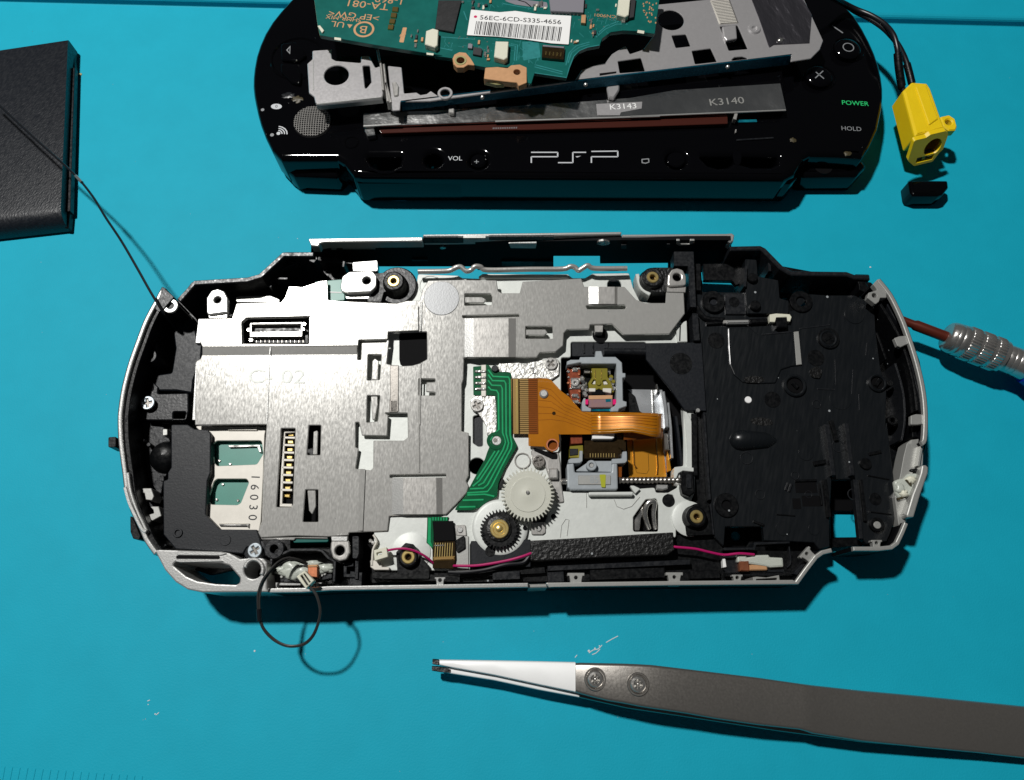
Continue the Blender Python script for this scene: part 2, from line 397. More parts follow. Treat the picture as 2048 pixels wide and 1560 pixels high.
for (x, y, r) in [(1178, 1302, .28), (1190, 1297, .2), (1199, 1292, .16), (509, 1302, .22), (310, 1428, .16), (296, 1409, .12), (595, 477, .12), (1741, 534, .25), (160, 148, .5), (1968, 1, 1.4)]:
    nm = 'crumb'
    lathe('dust_speck', matt, x, y, [(r, 0), (r*.9, r*.3), (0.001, r*.45)], 'silicone' if r > 1 else ('board_edge' if r == .5 else 'dust'), 7)

for q in [[(1178, 1306), (1186, 1300), (1196, 1298), (1204, 1290)], [(1184, 1309), (1192, 1306), (1200, 1298)], [(1150, 1315), (1154, 1310)], [(1212, 1285), (1224, 1278), (1236, 1272)], [(295, 1402), (300, 1400)], [(318, 1425), (312, 1430)]]:
    stroke('lint', matt, q, .16, .02, 'dust', .05, 2)
# ================================================================== rear half of the console
RB = root('console_rear_half', 1040, 900, 'opened silver and black rear half of a handheld console with bare disc drive', 'console half')
TILT[:] = [0.095, -0.02, -2.2]               # it rests on its curved back, far edge up
RZ = 15.0                                   # height of its rim
FL = 5.0                                    # its floor, held off the mat by the curved back
# --- case: left arc, floors
leftarc = k1(405, 520, 350, 620, 265, 780, 200, 950, 140, 1120, 90, 1310, 65, 1470)+k2(130, 150, 135, 300, 150, 430, 166, 545, 185, 690, 228, 830, 290, 960, 330, 1050, 400, 1150)
case = plate('case_floor', RB, k1(400, 640, 520, 640, 640, 480, 1080, 450, 1160, 430, 1345, 260, 1600, 260, 1880, 300, 1900, 620)+[(705, 700), (560, 1120), (420, 1150), (330, 1120), (262, 1010), (240, 900), (245, 780), (285, 660)], FL-1.2, FL, 'black', r=1.0)
crim(RB, leftarc, .85, 'silver', 1, 4, .25)
inner = [(x+9, y+2) for x, y in leftarc[1:]]
rim('inner_wall', case, inner, 1.3, FL, RZ-0.9, 'black', side=1, sm=4)
rim('inner_ledge', case, [(x+22, y+2) for x, y in leftarc[2:-2]], 2.0, FL, 8.2, 'black', side=1, sm=4)
plate('rim_hook', RB, k1(405, 515, 500, 600, 420, 690, 380, 720, 350, 690, 385, 600), 7, RZ+.1, 'grey_black', r=.3)
lathe('boss_post', RB, *at(k1, 470, 668), [(1.45, FL), (1.4, RZ-.6), (.001, RZ-.6)], 'black'); ring('screw_boss', RB, *at(k1, 470, 668), 1.6, 0.75, RZ-.7, RZ-.2, 'silver')
# top-left plastic shoulder wall
tl = k1(520, 615, 655, 470, 1070, 445, 1160, 420, 1345, 250, 1590, 248)
rim('shoulder_wall', RB, tl, 1.15, FL-1, RZ-0.6, 'grey_black', side=-1, b=0.2)
for p in [(705, 500, 705, 540), (970, 490, 970, 535), (1258, 400, 1250, 525), (1285, 455, 1385, 455), (1340, 380, 1525, 295), (1825, 320, 1818, 365)]:
    a, c = k1(*p); bar('rib', case, a, c, 0.5, FL, 11.5, 'grey_black')
plate('corner_bracket', case, k1(1345, 250, 1590, 250, 1620, 300, 1590, 335, 1555, 320, 1545, 295, 1400, 290), 9, 13.4, 'black')
plate('shoulder_insert', case, k1(980, 600, 1010, 590, 1250, 590, 1325, 620, 1320, 645, 985, 640), FL, 9.5, 'dull_silver', r=.5)
plate('side_bracket', case, k1(480, 780, 640, 770, 690, 950, 720, 960, 710, 1080, 650, 1250, 640, 1350, 520, 1330, 350, 1330, 340, 1210, 480, 1190, 510, 1000), FL, 8.5, 'slate', r=.4, b=.3)
plate('side_bracket', case, k1(230, 1480, 270, 1260, 330, 1260, 375, 1300, 370, 1355, 610, 1350, 610, 1490, 590, 1560, 225, 1560), FL, 9.0, 'grey_black', r=.4, holes=[k1(490, 1495, 590, 1495, 590, 1550, 490, 1550)], b=.2)
ring('screw_boss', RB, *at(k1, 308, 1060), 1.5, 0.8, FL, 11.5, 'grey_black')
bar('rib', case, *k1(250, 1000, 240, 1065), 0.5, FL, 11, 'dull_silver'); bar('rib', case, *k1(355, 960, 350, 1030), 0.5, FL, 11, 'grey_black')
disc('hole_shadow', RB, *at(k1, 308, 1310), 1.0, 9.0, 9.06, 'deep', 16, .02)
screw(RB, *at(k1, 290, 1425), 10.3, 1.5, rot=.2)
# joystick pocket
plate('pocket_floor', case, k2(285, 90, 380, 90, 380, 190, 470, 200, 520, 260, 520, 500, 470, 600, 450, 720, 340, 560, 270, 480, 265, 200), FL, 7.6, 'grey_black', r=.3)
lathe('joystick_cup', RB, *at(k2, 455, 405), [(3.6, 6.5), (3.4, 8.0), (2.6, 9.2), (1.4, 9.8), (0.001, 10)], 'black', 28)
plate('clip', case, k2(465, 215, 500, 215, 500, 260, 465, 265), 7, 10.2, 'dull_silver'); plate('clip', case, k2(440, 560, 475, 560, 475, 605, 440, 600), 7, 10.2, 'grey_black')
for x, y in [(315, 300), (290, 410), (360, 330), (290, 480)]: disc('stud', case, *at(k2, x, y), .45, 7, 9.4, 'grey_black', 12)
plate('latch', case, k2(290, 655, 380, 655, 400, 715, 385, 745, 340, 740, 330, 690, 295, 690), 8, 11.5, 'dull_silver', r=.15)
plate('latch', case, k2(370, 790, 435, 790, 455, 860, 390, 895, 370, 890, 365, 850, 400, 840, 395, 815), 8, 11.5, 'dull_silver', r=.15)
bar('latch_link', case, *k2(345, 745, 395, 800), .5, 8, 10, 'grey_black')
plate('latch', case, k2(440, 1070, 495, 1070, 490, 1085, 470, 1105, 445, 1095), 8, 11, 'grey_black', r=.1)
plate('rim_clip', case, k2(190, 190, 220, 195, 220, 270, 190, 265), 10, 13.6, 'dull_silver', r=.1)
plate('side_button', RB, k2(60, 275, 118, 272, 118, 350, 60, 350), 8, 11.5, 'black', r=.3)
plate('side_button', RB, k2(222, 850, 255, 900, 300, 1010, 290, 1040, 245, 1030, 225, 980), 7, 10.5, 'black', r=.4)
rim('rim_trim', RB, k2(170, 650, 200, 760, 240, 850, 295, 960, 335, 990), .7, 12, RZ+.25, 'silver', side=1, sm=3)
rim('rim_trim', RB, k2(195, 540, 215, 680, 262, 820, 335, 975), .5, 12, RZ+.1, 'silver', side=1, sm=3)
# strap corner
corner = plate('strap_corner', RB, k2(400, 1110, 570, 1115, 900, 1125, 960, 1137, 1040, 1180, 1120, 1172, 1210, 1175, 1240, 1205, 1240, 1400, 1250, 1428, 760, 1430, 650, 1408, 560, 1352, 480, 1262),
      FL-1.5, RZ, 'silver', holes=[k2(537, 1225, 570, 1195, 620, 1212, 900, 1212, 960, 1230, 1038, 1320, 1035, 1358, 1010, 1372, 860, 1366, 720, 1345, 640, 1310), ('c', *at(k2, 1140, 1255), 1.85)], r=.5, b=.3, steps=2)
plate('strap_slot', corner, k2(565, 1155, 890, 1158, 890, 1182, 565, 1180), 14.6, RZ+.03, 'deep', b=0.01)
plate('corner_ridge', corner, k2(565, 1184, 900, 1186, 920, 1200, 600, 1206, 560, 1200), 14.6, RZ+.25, 'silver', b=.1)
plate('corner_ridge', corner, k2(575, 1118, 900, 1128, 950, 1140, 895, 1154, 570, 1152), 14.6, RZ+.25, 'silver', b=.1)
disc('well_floor', corner, *at(k2, 1140, 1255), 1.9, FL-1, 7, 'deep', 20)
rim('hole_collar', corner, [(k2(1140, 1255)[0][0]+18*math.cos(a/10), k2(1140, 1255)[0][1]-20*math.sin(a/10)) for a in range(-6, 32, 3)], .7, 14, RZ+.5, 'silver', b=.2)
# bottom rim
crim(RB, k2(1245, 1415, 1500, 1412)+k4(0, 1398, 700, 1388, 1472, 1374), .85, 'silver')
rim('case_rim', RB, k4(1472, 1382, 1612, 1378), .7, FL-1, RZ-1.2, 'dull_silver', b=.2)
crim(RB, k4(1612, 1374)+k6(55, 1372, 1000, 1360, 1880, 1352)+k8(572, 1356, 645, 1255, 715, 1165, 762, 1132, 832, 1115), .85, 'dull_silver')
crim(RB, k8(990, 1104, 1180, 1104, 1275, 1094, 1318, 1062, 1355, 985, 1385, 912), .85, 'dull_silver')
# right rim
crim(RB, k8(1512, 335, 1538, 300, 1545, 150)+k7(1615, 1250, 1588, 1085, 1540, 900, 1480, 720, 1430, 590, 1345, 420, 1250, 300), .95, 'dull_silver', 1, 3)
plate('right_hook', RB, k7(1240, 295, 1195, 345, 1230, 390, 1160, 410, 1150, 450, 1215, 500, 1240, 480, 1250, 450, 1300, 450, 1300, 410, 1260, 360), RZ-1.6, RZ-.2, 'dull_silver', r=.3, holes=[('c', *at(k7, 1205, 432), .55)])
for q in [(1360, 765, 1400, 750, 1470, 745, 1490, 800, 1440, 820, 1410, 835, 1385, 825), (1490, 1370, 1530, 1358, 1610, 1362, 1612, 1430, 1540, 1440, 1490, 1440)]:
    plate('rim_clip', RB, k7(*q), RZ-1.4, RZ-.4, 'dull_silver', r=.25)
rfloor = plate('case_floor', RB, k7(200, 150, 1180, 330, 1260, 420, 1450, 650, 1560, 950, 1610, 1250)+k8(1540, 300, 1500, 480, 1330, 900, 1380, 900, 1300, 1080, 1080, 1080, 1050, 1030, 1035, 600, 810, 600, 825, 1090, 700, 1130, 560, 1340, 0, 1340)+[(1400, 1150), (1400, 1000), (1540, 900), (1540, 640)], FL-1.2, FL, 'black', r=.4, holes=[('c', *at(k8, 118, 1013), 3.0), ('c', *at(k7, 635, 478), 2.4), k7(460, 450, 540, 450, 540, 490, 460, 490)])
rim('inner_wall', rfloor, k7(1245, 500, 1330, 640, 1420, 820, 1500, 1090, 1530, 1330), .6, FL, 13.4, 'black', side=1, sm=3)
rim('inner_wall', rfloor, k7(1300, 500, 1370, 620, 1445, 740), .8, FL, 12.6, 'grey_black', side=1, sm=3)
rim('inner_wall', rfloor, k7(1450, 850, 1510, 1000, 1570, 1200, 1590, 1340), .6, FL, 13.0, 'grey_black', side=-1, sm=3)
rim('inner_wall', rfloor, k7(1370, 960, 1430, 1180, 1445, 1400, 1420, 1560), .5, FL, 10.5, 'grey_black', sm=3)
rim('inner_wall', rfloor, k7(1225, 720, 1300, 930), .5, FL, 10, 'black')
disc('stud', rfloor, *at(k7, 1330, 1115), .7, FL, 9.5, 'black'); ring('stud', rfloor, *at(k7, 1350, 1405), 1.1, .5, FL, 9.5, 'black')
plate('frame_window', rfloor, k8(1430, 190, 1525, 190, 1525, 275, 1430, 275), FL, 12, 'black', holes=[k8(1462, 205, 1512, 205, 1512, 262, 1462, 262)], r=.1)
# right flap with hardened glue
flap = plate('side_flap', RB, k8(1390, 320, 1420, 295, 1512, 285, 1508, 480, 1440, 520, 1390, 700, 1385, 900, 1330, 940, 1318, 860, 1300, 720, 1340, 560, 1365, 420), 8.5, 12.2, 'dull_silver', r=.3)
plate('outer_flap', RB, k8(1500, 482, 1532, 482, 1548, 500, 1545, 545, 1490, 700, 1440, 870, 1392, 872, 1385, 850, 1430, 700, 1470, 600, 1490, 540), 10, RZ-.6, 'dull_silver', r=.4, b=.3, steps=2)
bar('flap_ridge', flap, *k8(1500, 340, 1475, 490), .5, 12, 13.5, 'dull_silver'); bar('flap_ridge', flap, *k8(1430, 690, 1375, 850), .45, 12, 13.6, 'dull_silver')
rnd = random.Random(3)
def blob(name, par, k, x, y, rx, ry, z0, z1, m, wob=.25):
    c = U(*at(k, x, y), z1); n = 18; a0 = [1+rnd.uniform(-wob, wob) for _ in range(n)]
    v, f = [], []
    lv = [(1, z0), (1.0, z0+(z1-z0)*.4), (.85, z0+(z1-z0)*.8), (.5, z1)]
    for s, z in lv: v += [(c.x+rx*s*a0[i]*math.cos(2*math.pi*i/n), c.y+ry*s*a0[(i+1) % n]*math.sin(2*math.pi*i/n), z+(rnd.uniform(-.12, .12) if s < 1 else 0)) for i in range(n)]
    v.append((c.x, c.y, z1+.1))
    for l in range(3):
        for i in range(n): j = (i+1) % n; f.append((l*n+i, l*n+j, (l+1)*n+j, (l+1)*n+i))
    for i in range(n): f.append((3*n+i, 3*n+(i+1) % n, 4*n))
    o = mk(name, v, f, m, par); o.data.polygons.foreach_set('use_smooth', [True]*len(o.data.polygons)); return o
plate('glue_slab', flap, k8(1295, 600, 1330, 585, 1370, 580, 1400, 545, 1470, 540, 1500, 600, 1470, 690, 1420, 720, 1330, 730, 1310, 690), 12, 12.9, 'glue', r=.8, b=.5, steps=3, smooth=True)
blob('glue_lump', flap, k8, 1345, 650, .9, 1.2, 12.6, 13.4, 'glue'); blob('glue_lump', flap, k8, 1425, 590, 1.1, .8, 12.6, 13.5, 'cream'); blob('glue_lump', flap, k8, 1375, 690, .9, .8, 12.6, 13.6, 'cream')
bar('glue_crack', flap, *k8(1385, 590, 1425, 635), .35, 12.8, 13.35, 'residue'); bar('glue_crack', flap, *k8(1320, 735, 1385, 715), .45, 12.5, 13.0, 'residue')
blob('scorch_mark', flap, k8, 1455, 522, 1.1, .5, 12, 12.7, 'black')
# --- top wall with its openings
YW = U(1050, 477, RZ).y
top = vplate('top_wall', RB, [(622, 488), (845, 486), (1244, 480), (1462, 480), (1463, 500), (1455, 540), (1400, 545), (1336, 543), (1336, 526), (1200, 527), (1200, 512), (1107, 512), (1107, 540), (955, 540), (955, 533), (757, 533), (757, 546), (690, 575), (622, 555)], YW, 1.0, 'wall_black')
plate('top_rail', RB, [(616, 477), (845, 473.5), (845, 482), (650, 484), (640, 486), (637, 492), (622, 491)], 12.5, RZ+.1, 'silver', r=.2, b=.2)
plate('top_rail', RB, [(846, 468.5), (1243, 463), (1243, 469), (846, 475)], 12.5, RZ+.5, 'silver', r=.15, b=.2)
plate('top_rail', RB, [(1244, 468.5), (1452, 467), (1464, 466), (1469, 470), (1467, 482), (1461, 485), (1456, 482), (1460, 475), (1454, 473), (1244, 474.5)], 12.5, RZ+.1, 'silver', r=.15, b=.2)
YB = YW-.45
for q, m in [(k3(725, 95, 1000, 95, 1000, 142, 725, 142), 'grey_black'), (k3(1000, 98, 1040, 98, 1040, 140, 1000, 140), 'grey_black'), (k3(1240, 92, 1745, 92, 1745, 118, 1240, 118), 'grey_black'), (k3(1340, 285, 1595, 285, 1595, 318, 1340, 318), 'grey_black'),
             (k3(1595, 285, 1740, 285, 1740, 322, 1595, 322), 'slate'), (k3(1395, 143, 1612, 143, 1605, 182, 1410, 180), 'silver'), (k3(25, 148, 395, 148, 395, 162, 25, 162), 'grey_black'), (k3(100, 172, 355, 172, 355, 190, 100, 190), 'dull_silver'),
             (k3(10, 172, 50, 172, 50, 195, 10, 195), 'dull_silver'), (k3(640, 272, 760, 272, 760, 282, 640, 282), 'grey_black'), (k3(1040, 100, 1215, 100, 1215, 110, 1040, 110), 'dull_silver'),
             (k5(1065, 122, 1090, 122, 1090, 150, 1165, 150, 1170, 122, 1205, 122, 1205, 140, 1150, 160, 1080, 160, 1065, 150), 'dull_silver'), (k5(635, 155, 675, 155, 675, 185, 635, 185), 'grey_black'), (k5(990, 150, 1015, 150, 1015, 175, 990, 175), 'grey_black')]:
    vplate('wall_feature', top, q, YB, .42, m, r=.08)
for x, y in [(880, 180), (k5(495, 142)[0][0]*3.9-660*3.9, (k5(495, 142)[0][1]-450)*3.9)]:
    c = at(k3, x, y); r = 6 if x < 1000 else 13
    vplate('lens_window', top, [(c[0]+r*math.cos(a/8*math.pi), c[1]+r*.36*math.sin(a/8*math.pi)) for a in range(16)], YB, .42, 'chrome', r=0)
rim('top_ledge', RB, k1(1620, 300, 1900, 330), 1.0, FL, 9, 'black')
# right-top shoulder
tr = k5(1480, 165, 1720, 160, 1760, 180, 1895, 318, 1960, 355)+k7(560, 240, 990, 246, 1050, 268, 1168, 272)
rim('shoulder_wall', RB, tr, 1.1, FL-1, RZ-.6, 'grey_black', side=-1, b=.2)
plate('shoulder_block', RB, k5(1460, 195, 1600, 270, 1620, 300, 1600, 430, 1530, 470, 1500, 435, 1280, 430, 1270, 300, 1460, 300), 8, 9.2, 'black', r=.2)
plate('shoulder_column', RB, k5(1600, 265, 1690, 270, 1700, 400, 1860, 430, 1870, 570, 1940, 590, 1940, 690, 1790, 690, 1620, 690, 1605, 500), 7, 12.2, 'tray_black', r=.3, holes=[])
for p in [(1790, 270, 1795, 360), (1610, 320, 1600, 480)]: bar('rib', rfloor, *k5(*p), .6, FL, 13, 'grey_black')
for (x, y, r) in [(258, 290, 1.1), (280, 505, 1.15)]: disc('stud', RB, *at(k7, x, y), r, 12, 13.2, 'black', 20, .2)
bar('rib', rfloor, *k7(630, 290, 760, 290), .8, 9, 12.5, 'grey_black'); bar('rib', rfloor, *k7(890, 290, 1030, 290), .6, 9, 12.5, 'grey_black')
plate('corner_cap', RB, k7(1050, 265, 1170, 268, 1140, 330, 1160, 370, 1130, 405, 1090, 390, 1085, 345), 8, 13.6, 'black', r=.3)
ring('screw_boss', RB, *at(k7, 635, 478), 2.55, 1.15, 10.95, 11.5, 'black')

# --- left cover, card slot
cover = plate('left_cover', RB, k2(527, 182, 650, 182, 700, 215, 800, 222, 822, 250, 820, 540, 797, 600, 785, 850, 890, 960, 1165, 962, 1188, 1030, 1200, 1092, 1090, 1092, 1060, 1142, 960, 1132, 560, 1106, 470, 1000, 468, 600, 502, 590, 502, 540, 527, 500), 6, 11.6, 'slate', r=.35, b=.2, steps=2, holes=[k2(537, 85, 538, 86, 537, 87)][:0])
ring('cover_boss', cover, *at(k2, 575, 985), .95, .55, 11.4, 11.9, 'slate', 20, .05); disc('cover_boss', cover, *at(k2, 930, 1040), 1.1, 11.4, 11.75, 'slate', 20, .05)
ring('screw_boss', RB, *at(k2, 1292, 1105), 1.95, .8, 7, 12.6, 'grey_black')
plate('boss_foot', RB, k2(1200, 1040, 1415, 1035, 1415, 1110, 1290, 1170, 1200, 1150), 6, 11, 'black')
lathe('screw_seat', RB, *at(k2, 1148, 1115), [(2.2, 9), (2.2, 11.2), (1.9, 11.3), (.001, 11.3)], 'slate')
screw(RB, *at(k2, 1148, 1115), 12.3, 1.45, rot=.6)
slotp = plate('card_slot_plate', RB, k2(700, 192, 1235, 196, 1222, 262, 1212, 560, 1195, 900, 1180, 975, 880, 975, 770, 850, 770, 250), 9.6, 10.1, 'beige', r=.3, holes=[k2(832, 335, 865, 302, 1200, 300, 1212, 400, 1165, 478, 870, 490, 848, 465), k2(845, 605, 870, 585, 1090, 585, 1106, 612, 1045, 765, 1020, 780, 825, 776, 802, 745)], hr=.7)
plate('inner_board', slotp, k2(760, 260, 1225, 262, 1190, 820, 760, 820), 8.2, 8.7, 'pcb_inner')
plate('spring_tab', slotp, k2(945, 335, 1185, 330, 1195, 345, 960, 352), 8.8, 9.3, 'chrome', r=.1); plate('spring_tab', slotp, k2(1165, 345, 1190, 340, 1200, 390, 1180, 385), 8.8, 9.3, 'chrome', r=.1)
for x, y in [(885, 450), (965, 475), (910, 625), (865, 740), (1022, 745)]: disc('solder_dot', slotp, *at(k2, x, y), .3, 8.6, 9, 'solder', 10)
plate('slot_lip', slotp, k2(880, 915, 1110, 915, 1105, 955, 1090, 940, 890, 938), 10, 10.5, 'chrome', r=.1, b=.2)
plate('slot_shade', slotp, k2(945, 196, 1165, 196, 1165, 225, 950, 225), 10.1, 10.5, 'beige', r=.05)
for i, ch in enumerate('16030'): text('slot_digit', slotp, ch, *at(k2, 1152-i*5.5, 572+i*75), 1.75, 10.12, -92, 'ink')
# --- shield plate
SZ = 12.6
yf_ = U(540, 705, SZ).y; base_lean = TILT[:]
TILT[:] = [0.138, -0.025, base_lean[2]+(base_lean[0]-0.138)*(yf_-8)]      # the pressed plate itself slopes a touch more
sh_out = (k1(705, 768, 950, 765, 985, 650, 1335, 640, 1365, 600, 1395, 515, 1500, 522, 1640, 475, 1695, 470, 1700, 622)+k3(110, 592, 280, 600, 520, 610, 600, 590, 700, 588, 722, 500, 765, 432, 1000, 426, 1300, 430, 1312, 515, 1340, 530, 1480, 530, 1502, 440, 1960, 415)
  + k5(345, 480, 660, 480, 750, 580, 820, 607, 980, 607, 985, 522, 1122, 520, 1130, 690, 1010, 850, 650, 856, 562, 772, 390, 776, 385, 812, 212, 815, 186, 842, 180, 940, 120, 990, 0, 995)
  + k3(1612, 1032, 1042, 1035, 1045, 1060, 1040, 1205, 1028, 1240, 1028, 1560)+k4(978, 232, 1030, 242, 1030, 560, 1010, 600, 1030, 642, 1012, 692, 862, 850, 440, 862, 428, 972, 140, 985)
  + k2(1845, 1005, 1690, 1015, 1450, 1008, 1195, 1022, 1170, 985, 1200, 900, 1212, 500, 1230, 270, 1236, 182, 1130, 182, 705, 186, 705, 100)+k1(660, 1500, 672, 1100, 705, 1080, 722, 1040, 722, 990, 702, 950))
sh_holes = [k1(1040, 962, 1035, 800, 1070, 767, 1553, 757, 1550, 965),
  k3(457, 842, 755, 832, 757, 1045, 700, 1078, 640, 1095, 530, 1100, 442, 1082, 460, 905),
  k3(218, 902, 440, 893, 440, 912, 246, 918, 240, 1050, 215, 1050),
  k3(297, 1010, 400, 1010, 388, 1205, 290, 1210), k3(290, 1330, 390, 1330, 372, 1530, 285, 1540),
  k3(692, 1198, 820, 1200, 820, 1224, 752, 1226, 748, 1300, 822, 1305, 820, 1328, 692, 1328),
  k3(1050, 535, 1250, 535, 1264, 560, 1262, 622, 1050, 627), k3(1525, 790, 1735, 790, 1740, 885, 1525, 885),
  k3(1030, 706, 1470, 696, 1480, 713, 1035, 724),
  k4(405, 95, 575, 97, 578, 275, 545, 300, 322, 300, 320, 500, 302, 520, 190, 510, 212, 360, 190, 350, 190, 165, 215, 165, 236, 262, 424, 266, 432, 112),
  k4(445, 556, 862, 550, 862, 572, 445, 578),
  k5(357, 628, 660, 622, 672, 640, 660, 656, 370, 656),
  k2(1345, 210, 1450, 210, 1432, 770, 1420, 795, 1310, 795, 1335, 400),
  k2(1552, 187, 1640, 187, 1635, 408, 1536, 408), k2(1525, 665, 1620, 665, 1620, 905, 1506, 905)]
shield = plate('shield_plate', RB, sh_out, SZ-.4, SZ, 'steel', holes=sh_holes, r=.22, b=.15)
plate('shield_skirt', shield, k1(640, 1560, 668, 1110, 700, 1085, 690, 1560), 10.8, SZ-.5, 'silver', r=.1, b=.1)
plate('shield_skirt', shield, k1(665, 960, 690, 770, 712, 770, 705, 960), 10.8, SZ-.5, 'silver', r=.1, b=.1)
plate('shield_skirt', shield, k2(1190, 1020, 1690, 1016, 1690, 1030, 1450, 1026, 1440, 1040, 1195, 1036), 9, SZ-.45, 'steel', r=.1, b=.1)
# the two folds across the plate: a step that leans away from the lamp
def fold(pa, za, zb, m='steel'):
    poly3('shield_fold', shield, [(*pa[0], za), (*pa[1], za), (*pa[2], zb), (*pa[3], zb)], .3, m)
fold(k1(722, 992, 1925, 984, 1925, 1048, 722, 1055), SZ+.45, SZ+.05)
# raised upper field of the plate (above the fold) and its edge
plate('raised_field', shield, k1(705, 770, 950, 767, 988, 655, 1335, 645, 1500, 640, 1690, 628)+k3(280, 604, 690, 628, 690, 822, 452, 832, 450, 890, 222, 895, 218, 940)+k1(722, 990, 702, 950), SZ, SZ+.45, 'steel', holes=[k1(1030, 968, 1025, 795, 1062, 760, 1560, 748, 1558, 970)], r=.2)
bar('plate_crease', shield, *k1(1245, 1060, 1225, 1560), .22, SZ, SZ+.16, 'silver', .08); bar('plate_crease', shield, *k1(1250, 992, 1245, 1050), .22, SZ+.4, SZ+.6, 'silver', .08)
bar('plate_crease', shield, *k2(1245, 0, 1236, 180), .2, SZ, SZ+.12, 'silver', .06)
bar('plate_crease', shield, *k3(712, 600, 708, 828), .45, SZ, SZ+.3, 'silver', .2); bar('plate_crease', shield, *k3(706, 1080, 700, 1560), .35, SZ, SZ+.2, 'steel', .12); bar('plate_crease', shield, *k4(660, 0, 662, 540), .35, SZ, SZ+.2, 'steel', .12)
text('embossed_mark', shield, 'C- 02', *at(k1, 1300, 1225), 3.0, SZ+.06, 0, 'chassis', sx=1.25)
ring('press_mark', shield, *at(k1, 790, 1190), .95, .8, SZ-.02, SZ+.05, 'silver', 20, .03)
disc('dimple', shield, *at(k3, 870, 570), 3.9, SZ, SZ+.12, 'dimple', 40, .1)
def pad(x0, x1, x2, x3, y0, y1, k, up=.7, m='satin', sk=0):
    z0, z1 = SZ+.02, SZ+up
    poly3('raised_pad', shield, [(*at(k, x1+sk, y0), z1), (*at(k, x2+sk, y0), z1), (*at(k, x2, y1), z1), (*at(k, x1, y1), z1)], .35, m)
    poly3('pad_ramp', shield, [(*at(k, x0+sk, y0), z0), (*at(k, x1+sk, y0), z1), (*at(k, x1, y1), z1), (*at(k, x0, y1), z0)], .3, 'silver')
    poly3('pad_ramp', shield, [(*at(k, x2+sk, y0), z1), (*at(k, x3+sk, y0), z0), (*at(k, x3, y1), z0), (*at(k, x2, y1), z1)], .3, m)
pad(1050, 1120, 1392, 1450, 728, 1028, k3, sk=0); pad(462, 545, 790, 836, 578, 848, k4, sk=-2); pad(380, 455, 582, 604, 482, 614, k5, up=.9)
for q in [k3(1052, 560, 1185, 562, 1218, 580, 1200, 606, 1052, 606), k3(1528, 814, 1680, 814, 1697, 838, 1672, 860, 1528, 858), k3(325, 1205, 330, 1060, 350, 1040, 378, 1060, 372, 1207), k3(318, 1335, 370, 1335, 372, 1400, 350, 1515, 330, 1520),
          k2(1580, 405, 1585, 235, 1610, 225, 1618, 235, 1612, 405), k2(1540, 670, 1600, 670, 1602, 790, 1575, 850, 1552, 820)]:
    plate('spring_tab', shield, q, SZ-.9, SZ-.35, 'steel', r=.2, b=.12)
plate('bend_reflection', shield, k3(468, 1092, 535, 1092, 535, 1455, 468, 1458), SZ, SZ+.18, 'tweezer_steel', r=.05, b=.15)  # dark reflection of the plate's bend, painted as a strip of darker steel
plate('bend_reflection', shield, k4(440, 0, 502, 0, 502, 90, 440, 90), SZ, SZ+.18, 'tweezer_steel', r=.05, b=.15)
poly3('shield_fold', shield, [(*at(k4, 220, 512), SZ+.05), (*at(k4, 262, 512), SZ+.35), (*at(k4, 242, 970), SZ+.35), (*at(k4, 205, 970), SZ+.05)], .2, 'steel')
TILT[:] = base_lean
# board connector inside the window
cz = SZ-.2
conn = plate('board_connector', RB, k1(1045, 958, 1040, 805, 1075, 772, 1548, 762, 1545, 962), 9, 10.6, 'black', r=.2)
plate('connector_shell', conn, k1(1090, 800, 1505, 795, 1498, 908, 1090, 912), 10.4, cz-.5, 'satin', holes=[k1(1104, 814, 1490, 810, 1486, 868, 1104, 872)], r=.1)
for i in range(26): x = 1110+i*16.5; bar('contact_pin', conn, *k1(x, 936, x, 956), .18, 10.5, 10.8, 'grey_black' if i % 2 else 'tweezer_steel', .05)
for i in range(20): x = 1160+i*16.5; bar('contact_pin', conn, *k1(x, 868, x, 906), .26, cz-1.6, cz-.9, 'satin' if i % 2 else 'deep', .05)
for x, y in [(1080, 855), (1505, 850), (1098, 935), (1515, 810)]: disc('solder_tab', conn, *at(k1, x, y), .45, 10.5, 12, 'solder', 10)
# contact comb in the long window
comb = plate('contact_comb', RB, k2(1300, 200, 1460, 205, 1445, 805, 1300, 805), 8, 9.4, 'deep')
plate('comb_rail', comb, k2(1352, 222, 1450, 228, 1450, 240, 1376, 245, 1352, 780, 1335, 770), 10.4, 10.9, 'beige', r=.05)
for i in range(8): bar('comb_tooth', comb, *k2(1365-i*3, 278+i*55.5, 1448-i*3, 280+i*55.5), .45, 10.4, 10.9, 'beige', .05)
for i in range(9): plate('gold_contact', comb, k2(1395-i*3.5, 240+i*57, 1440-i*3.5, 240+i*57, 1440-i*3.5, 268+i*57, 1395-i*3.5, 268+i*57), 9.2, 10.1, 'gold' if i in (0, 8) else 'brass', r=.1, b=.2)
bar('comb_tooth', comb, *k2(1335, 780, 1425, 782), .6, 10.2, 10.9, 'beige', .05)
